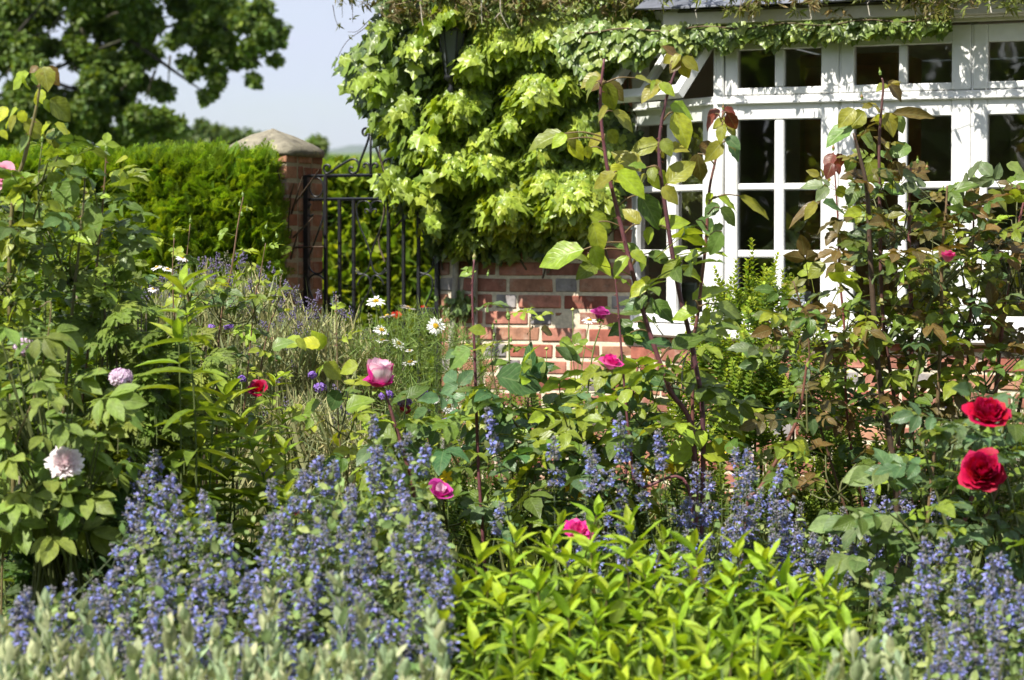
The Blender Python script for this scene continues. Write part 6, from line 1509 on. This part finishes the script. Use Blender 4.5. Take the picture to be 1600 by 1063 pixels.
for i, q, nm, lab in ((0, [DZ[11]], 8.6, 'single daisy on a thin stem in front of the brick wall beside the magenta rose'), (1, DZ[12:16], 9.6, 'few small daisies above the lavender in front of the conifer hedge')):
    c = W(q[0][0], q[0][1], nm); o = thing('daisy', lab, 'flower', (c[0], c[1], 0)); gs = G()
    for j, (x, y, R_, a) in enumerate(q):
        c = W(x, y, nm); daisy(o, c, a, R_ / F * nm, 120 + i * 9 + j); gs.tube(smoothline([c, c - [.02, 0, .12], c + [-.06, .02, -.42]], 4), [.0015, .0022], 4, (.16, .22, .06))
    for x, y in ((887, 487), (895, 530), (846, 548)) if i == 0 else (): 
        c = W(x + 8, y, nm); gs.tube(smoothline([c, c - [.0, 0, .1], c + [-.01, .02, -.3]], 4), .0015, 4, (.2, .26, .07)); gs.add(GRAIN, np.eye(3) * [.018, .018, .014], c, (.5, .5, .15))
    gs.build('stem', M_STEM, o)
# purple verbena heads
for i, (x, y, R_, Z, lab, rd) in enumerate(((657, 613, .024, 8.0, 'round purple flower head right of the pink and white rose', 0), (633, 630, .022, 7.9, 'purple and dark red flower head below the purple one', 1), (603, 618, .024, 8.3, 'violet flower head right behind the stem of the pink and white rose', 0), (500, 606, .022, 8.6, 'violet flower head in the dry lavender', 0), (488, 586, .014, 8.6, 'small violet flower tuft just left of the pink and white rose', 0),
                                           (420, 738, .020, 7.0, 'dark violet flower head just above the catmint', 0), (378, 592, .011, 8.0, 'tiny blue flower left of the small dark red rose', 0), (697, 660, .016, 8.0, 'faint violet flower head below the lowest daisy', 0), (357, 510, .018, 9.0, 'violet flower head above the tall pointed leaves', 0), (330, 512, .012, 9.0, 'small dark blue flower in front of the lavender', 0), (466, 800, .016, 6.7, 'dark red seed head among the catmint tips', 2))):
    b = W(x, y, Z); o = thing('verbena', lab, 'flower', (b[0], b[1], 0), 'small violet flower heads')
    g = G(); g.tube(smoothline([[b[0] + .01, b[1], 0], [b[0] - .01, b[1], b[2] * .6], b - [0, 0, .01]], 4), [.003, .002], 5, GREENST); g.build('stem', M_STEM, o)
    g = G(); ca, cb = ((.17, .06, .42), (.42, .28, .70)) if rd != 2 else ((.25, .02, .06), (.35, .03, .10))
    flower_head(g, r, b, R_, int(46 * (R_ / .02)), ca, cb, .010, 4)
    if rd == 1: flower_head(g, r, b - [0, .005, .02], R_ * .8, 30, (.40, .01, .05), (.5, .02, .1), .012, 3)
    g.build('flower', M_PETAL, o)
# yellow flowers low behind the middle rose
for i, (x, y, Z, n, lab) in enumerate(((697, 745, 7.2, 1, 'yellow flower beside the small magenta rose'), (940, 700, 8.0, 4, 'yellow flowers in the shade below the magenta rose bud'), (1020, 735, 7.9, 6, 'yellow flowers at the foot of the long bare canes'), (900, 775, 7.6, 3, 'yellow flowers just above the hot pink rose'), (1105, 700, 8.0, 2, 'yellow flowers at the right of the bare canes'))):
    b = W(x, y, Z); o = thing('yellow_flower', lab, 'flower', (b[0], b[1], 0), 'yellow flowers under the roses'); gs, g = G(), G(); rr = np.random.default_rng(800 + i)
    for j in range(n):
        c = W(x + rr.uniform(-28, 28) * (n > 1), y + rr.uniform(-20, 20) * (n > 1), Z + rr.uniform(-.1, .1)); gs.tube(smoothline([[c[0], c[1], 0], [c[0] + .01, c[1], c[2] * .6], c], 3), .0016, 4, GREENST)
        k = 5; a = np.arange(k) * 1.257 + rr.uniform(0, 1); f = np.stack([np.cos(a), np.full(k, -.2), np.sin(a)], 1); leaves(g, rr, [SMALL4], np.repeat(c[None], k, 0), f, np.repeat([[0, -1., .4]], k, 0), np.full(k, .024), jitc(rr, (.75, .55, .01), k, .1, .02))
        g.build('flower', M_PETAL, o); g = G(); gs.build('stem', M_STEM, o); gs = G()
# box shrub and evergreen shrubs
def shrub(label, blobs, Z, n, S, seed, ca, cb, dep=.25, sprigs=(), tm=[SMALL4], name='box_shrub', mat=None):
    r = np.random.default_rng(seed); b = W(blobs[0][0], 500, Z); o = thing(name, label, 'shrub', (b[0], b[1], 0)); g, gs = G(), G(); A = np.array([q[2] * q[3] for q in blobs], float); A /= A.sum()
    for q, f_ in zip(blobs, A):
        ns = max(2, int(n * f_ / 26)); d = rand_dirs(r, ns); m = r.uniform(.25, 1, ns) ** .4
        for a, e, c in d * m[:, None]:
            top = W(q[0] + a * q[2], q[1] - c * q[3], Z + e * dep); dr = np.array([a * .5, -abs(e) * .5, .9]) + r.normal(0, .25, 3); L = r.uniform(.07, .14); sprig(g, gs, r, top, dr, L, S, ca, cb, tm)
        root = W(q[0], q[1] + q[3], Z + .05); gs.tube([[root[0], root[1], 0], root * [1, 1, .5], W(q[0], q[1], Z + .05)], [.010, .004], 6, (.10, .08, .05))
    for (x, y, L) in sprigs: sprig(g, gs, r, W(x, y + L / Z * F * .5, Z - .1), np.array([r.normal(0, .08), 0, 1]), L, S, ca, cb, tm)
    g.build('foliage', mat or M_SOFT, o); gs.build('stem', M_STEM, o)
def sprig(g, gs, r, base, dr, L, S, ca, cb, tm):
    dr = dr / np.linalg.norm(dr); k = int(L / (S * .28)) * 2; u = np.repeat(np.linspace(0, 1, k // 2), 2); a = np.repeat(np.arange(k // 2) * 1.57, 2) + np.tile([0, math.pi], k // 2)
    x = np.cross(dr, (.2, .9, .3)); x /= np.linalg.norm(x); y = np.cross(dr, x); o_ = np.cos(a)[:, None] * x + np.sin(a)[:, None] * y
    leaves(g, r, tm, base + dr * (u * L)[:, None], o_ + dr * (.35 + .8 * u[:, None]), dr - o_ * .4 + r.normal(0, .2, (k, 3)), S * (1.05 - .4 * u), jitc(r, mixc(ca, cb, np.clip(u + r.uniform(-.3, .2, k), 0, 1)), k, .15))
    gs.tube([base, base + dr * L], [.0015, .0008], 3, (.14, .15, .05), cap=False)
shrub('small leaved box shrub with fresh yellow green tips under the window', [(1165, 540, 75, 80), (1190, 490, 50, 50), (1130, 620, 90, 60), (1240, 600, 80, 70), (1220, 690, 110, 60), (1330, 700, 60, 60), (1090, 690, 80, 50), (1180, 620, 80, 60)], 8.7, 15000, .028, 901, (.10, .19, .02), (.36, .46, .035), .32,
      [(1178, 412, .16), (1165, 440, .14), (1192, 450, .12), (1212, 425 + 20, .13), (1150, 435, .12), (1228, 450, .12), (1140, 460, .12), (1205, 470, .14), (1172, 470, .13), (1240, 480, .1)])
shrub('low green shrub at the foot of the brick wall left of the bare canes', [(860, 660, 70, 40), (780, 690, 70, 50), (940, 690, 70, 40), (860, 740, 100, 50), (700, 720, 60, 50)], 9.6, 4200, .024, 902, (.08, .15, .02), (.24, .33, .04), .3)
shrub('dense green shrub at the foot of the bronze rose', [(1350, 760, 80, 60), (1450, 780, 90, 60), (1560, 740, 60, 60), (1260, 790, 80, 50), (1150, 790, 80, 50), (1330, 820, 80, 50), (1450, 840, 80, 40), (1560, 820, 60, 50)], 8.5, 8500, .030, 903, (.10, .17, .02), (.25, .34, .035), .3)
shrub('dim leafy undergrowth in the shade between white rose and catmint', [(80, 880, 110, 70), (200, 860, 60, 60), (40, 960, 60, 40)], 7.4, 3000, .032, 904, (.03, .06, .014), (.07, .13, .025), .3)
shrub('undergrowth of small leaves behind the middle roses', [(640, 790, 90, 60), (780, 830, 90, 60), (920, 830, 90, 60), (1040, 790, 70, 60)], 7.9, 5200, .027, 905, (.07, .13, .02), (.20, .29, .03), .3)
shrub('leafy growth behind the tall pointed leaves at the left', [(60, 560, 90, 60), (160, 620, 90, 60), (280, 640, 90, 60), (120, 460, 90, 40), (30, 680, 60, 50)], 8.4, 4200, .035, 906, (.07, .13, .02), (.19, .27, .03), .35, tm=[SMALL4, OVAL[0]])
# broad pale round leaves right of centre
r = np.random.default_rng(911); Z = 6.6; b = W(1380, 500, Z); o = thing('round_leaved_plant', 'broad pale green rounded leaves below the bronze rose, behind the right catmint', 'plant', (b[0], b[1], 0)); g, gs = G(), G()
for (x, y, n) in ((1390, 745, 7), (1375, 815, 12), (1340, 820, 7), (1390, 860, 10), (1345, 880, 9), (1410, 900, 10), (1440, 930, 10), (1360, 930, 8), (1420, 840, 8)):
    d = rand_dirs(r, n, -.1); P = np.array([W(x + a * 26, y + c * 16, Z + e * .12) for a, c, e in zip(d[:, 0], d[:, 2], d[:, 1])]); leaves(g, r, OVAL, P, d * [1, .6, .4] - [0, .2, 0], UP - [0, .8, 0] + rand_dirs(r, n) * .4, r.uniform(.055, .095, n), jitc(r, mixc((.10, .17, .05), (.17, .25, .08), r.uniform(0, 1, n)), n))
    t = W(x, y, Z); gs.tube(smoothline([t, t - [.01, 0, .2], [t[0] + .03, t[1], 0]], 4), [.002, .004], 5, (.11, .13, .05))
g.build('foliage', M_PEONY, o); gs.build('stem', M_STEM, o)
# long thick arching cane right of centre
r = np.random.default_rng(912); Z = 7.3; o, gs, gl = rose('thick red brown rose cane slanting up to the right of the box shrub', 1210, Z)
cane(gs, gl, r, [(1150, 1000), (1165, 800), (1190, 760), (1230, 690), (1250, 640), (1262, 560)], Z, .008, pal=(MID, (.13, .2, .05)), S=.14, every=.09, start=.5, stemc=(.15, .06, .04))
for b, t, c in [((1240, 690), (1268, 706), 'L'), ((1236, 705), (1206, 720), 'Y'), ((1072, 715), (1052, 735), 'O'), ((1095, 705), (1140, 712), 'Y'), ((1085, 705), (1040, 706), 'L'), ((1122, 680), (1130, 712), 'L'), ((1092, 672), (1094, 698), 'L')]: single(gl, r, b, t, Z, c, 1.3)
fill(gs, gl, r, [(1260, 640, 40, 40), (1300, 740, 60, 50)], Z, 22, .13, [MID, YOUNG, BRONZE, DARK])
gs.build('cane', M_STEM, o); gl.build('foliage', M_ROSE, o)
# ground cover
r = np.random.default_rng(921); g = G(); n = 16000
Y_ = 4.4 + r.uniform(0, 1, n) ** .8 * 7.2; X_ = (r.uniform(-300, 1900, n) - 800) / F * Y_; ok = (Y_ < 11.2 - .445 * X_ - .5); X_, Y_ = X_[ok], Y_[ok]; n = len(X_)
hgt = .14 + .22 * (np.sin(X_ * 3 + 1) * np.cos(Y_ * 2.3) * .5 + .5); P = np.stack([X_, Y_, hgt * r.uniform(0, 1, n) ** .6], 1)
leaves(g, r, [SMALL4, OVAL[1], SMALL], P, rand_dirs(r, n, .3), rand_dirs(r, n, 1.2), r.uniform(.03, .075, n), jitc(r, mixc((.045, .09, .018), (.14, .20, .035), r.uniform(0, 1, n)), n, .25))
n = 14000; Y_ = 4.4 + r.uniform(0, 1, n) * 7.0; X_ = (r.uniform(-300, 1900, n) - 800) / F * Y_; ok = (Y_ < 11.2 - .445 * X_ - .4); X_, Y_ = X_[ok], Y_[ok]; n = len(X_)
P = np.stack([X_, Y_, np.zeros(n)], 1); leaves(g, r, [BLADE], P, rand_dirs(r, n, 1.6), rand_dirs(r, n), r.uniform(.2, .5, n), jitc(r, mixc((.09, .15, .025), (.24, .27, .09), r.uniform(0, 1, n)), n, .25))
o = g.build('ground_cover', M_SOFT, None); structure(o, 'stuff')

# thin summer haze over the whole view
g = G(); bbox(g, (0, 4000, 600), (9000, 7000, 640), None, .5); hz = g.build('haze', None, None, smooth=False)
hm = bpy.data.materials.new('haze'); hm.use_nodes = True
for n_ in list(hm.node_tree.nodes): hm.node_tree.nodes.remove(n_)
hv = hm.node_tree.nodes.new('ShaderNodeVolumePrincipled'); ho = hm.node_tree.nodes.new('ShaderNodeOutputMaterial')
hv.inputs['Density'].default_value = 0.00005; hv.inputs['Color'].default_value = (.80, .86, 1.0, 1); hv.inputs['Anisotropy'].default_value = 0.0
hm.node_tree.links.new(hv.outputs[0], ho.inputs['Volume']); hz.data.materials.clear(); hz.data.materials.append(hm); structure(hz, 'stuff')
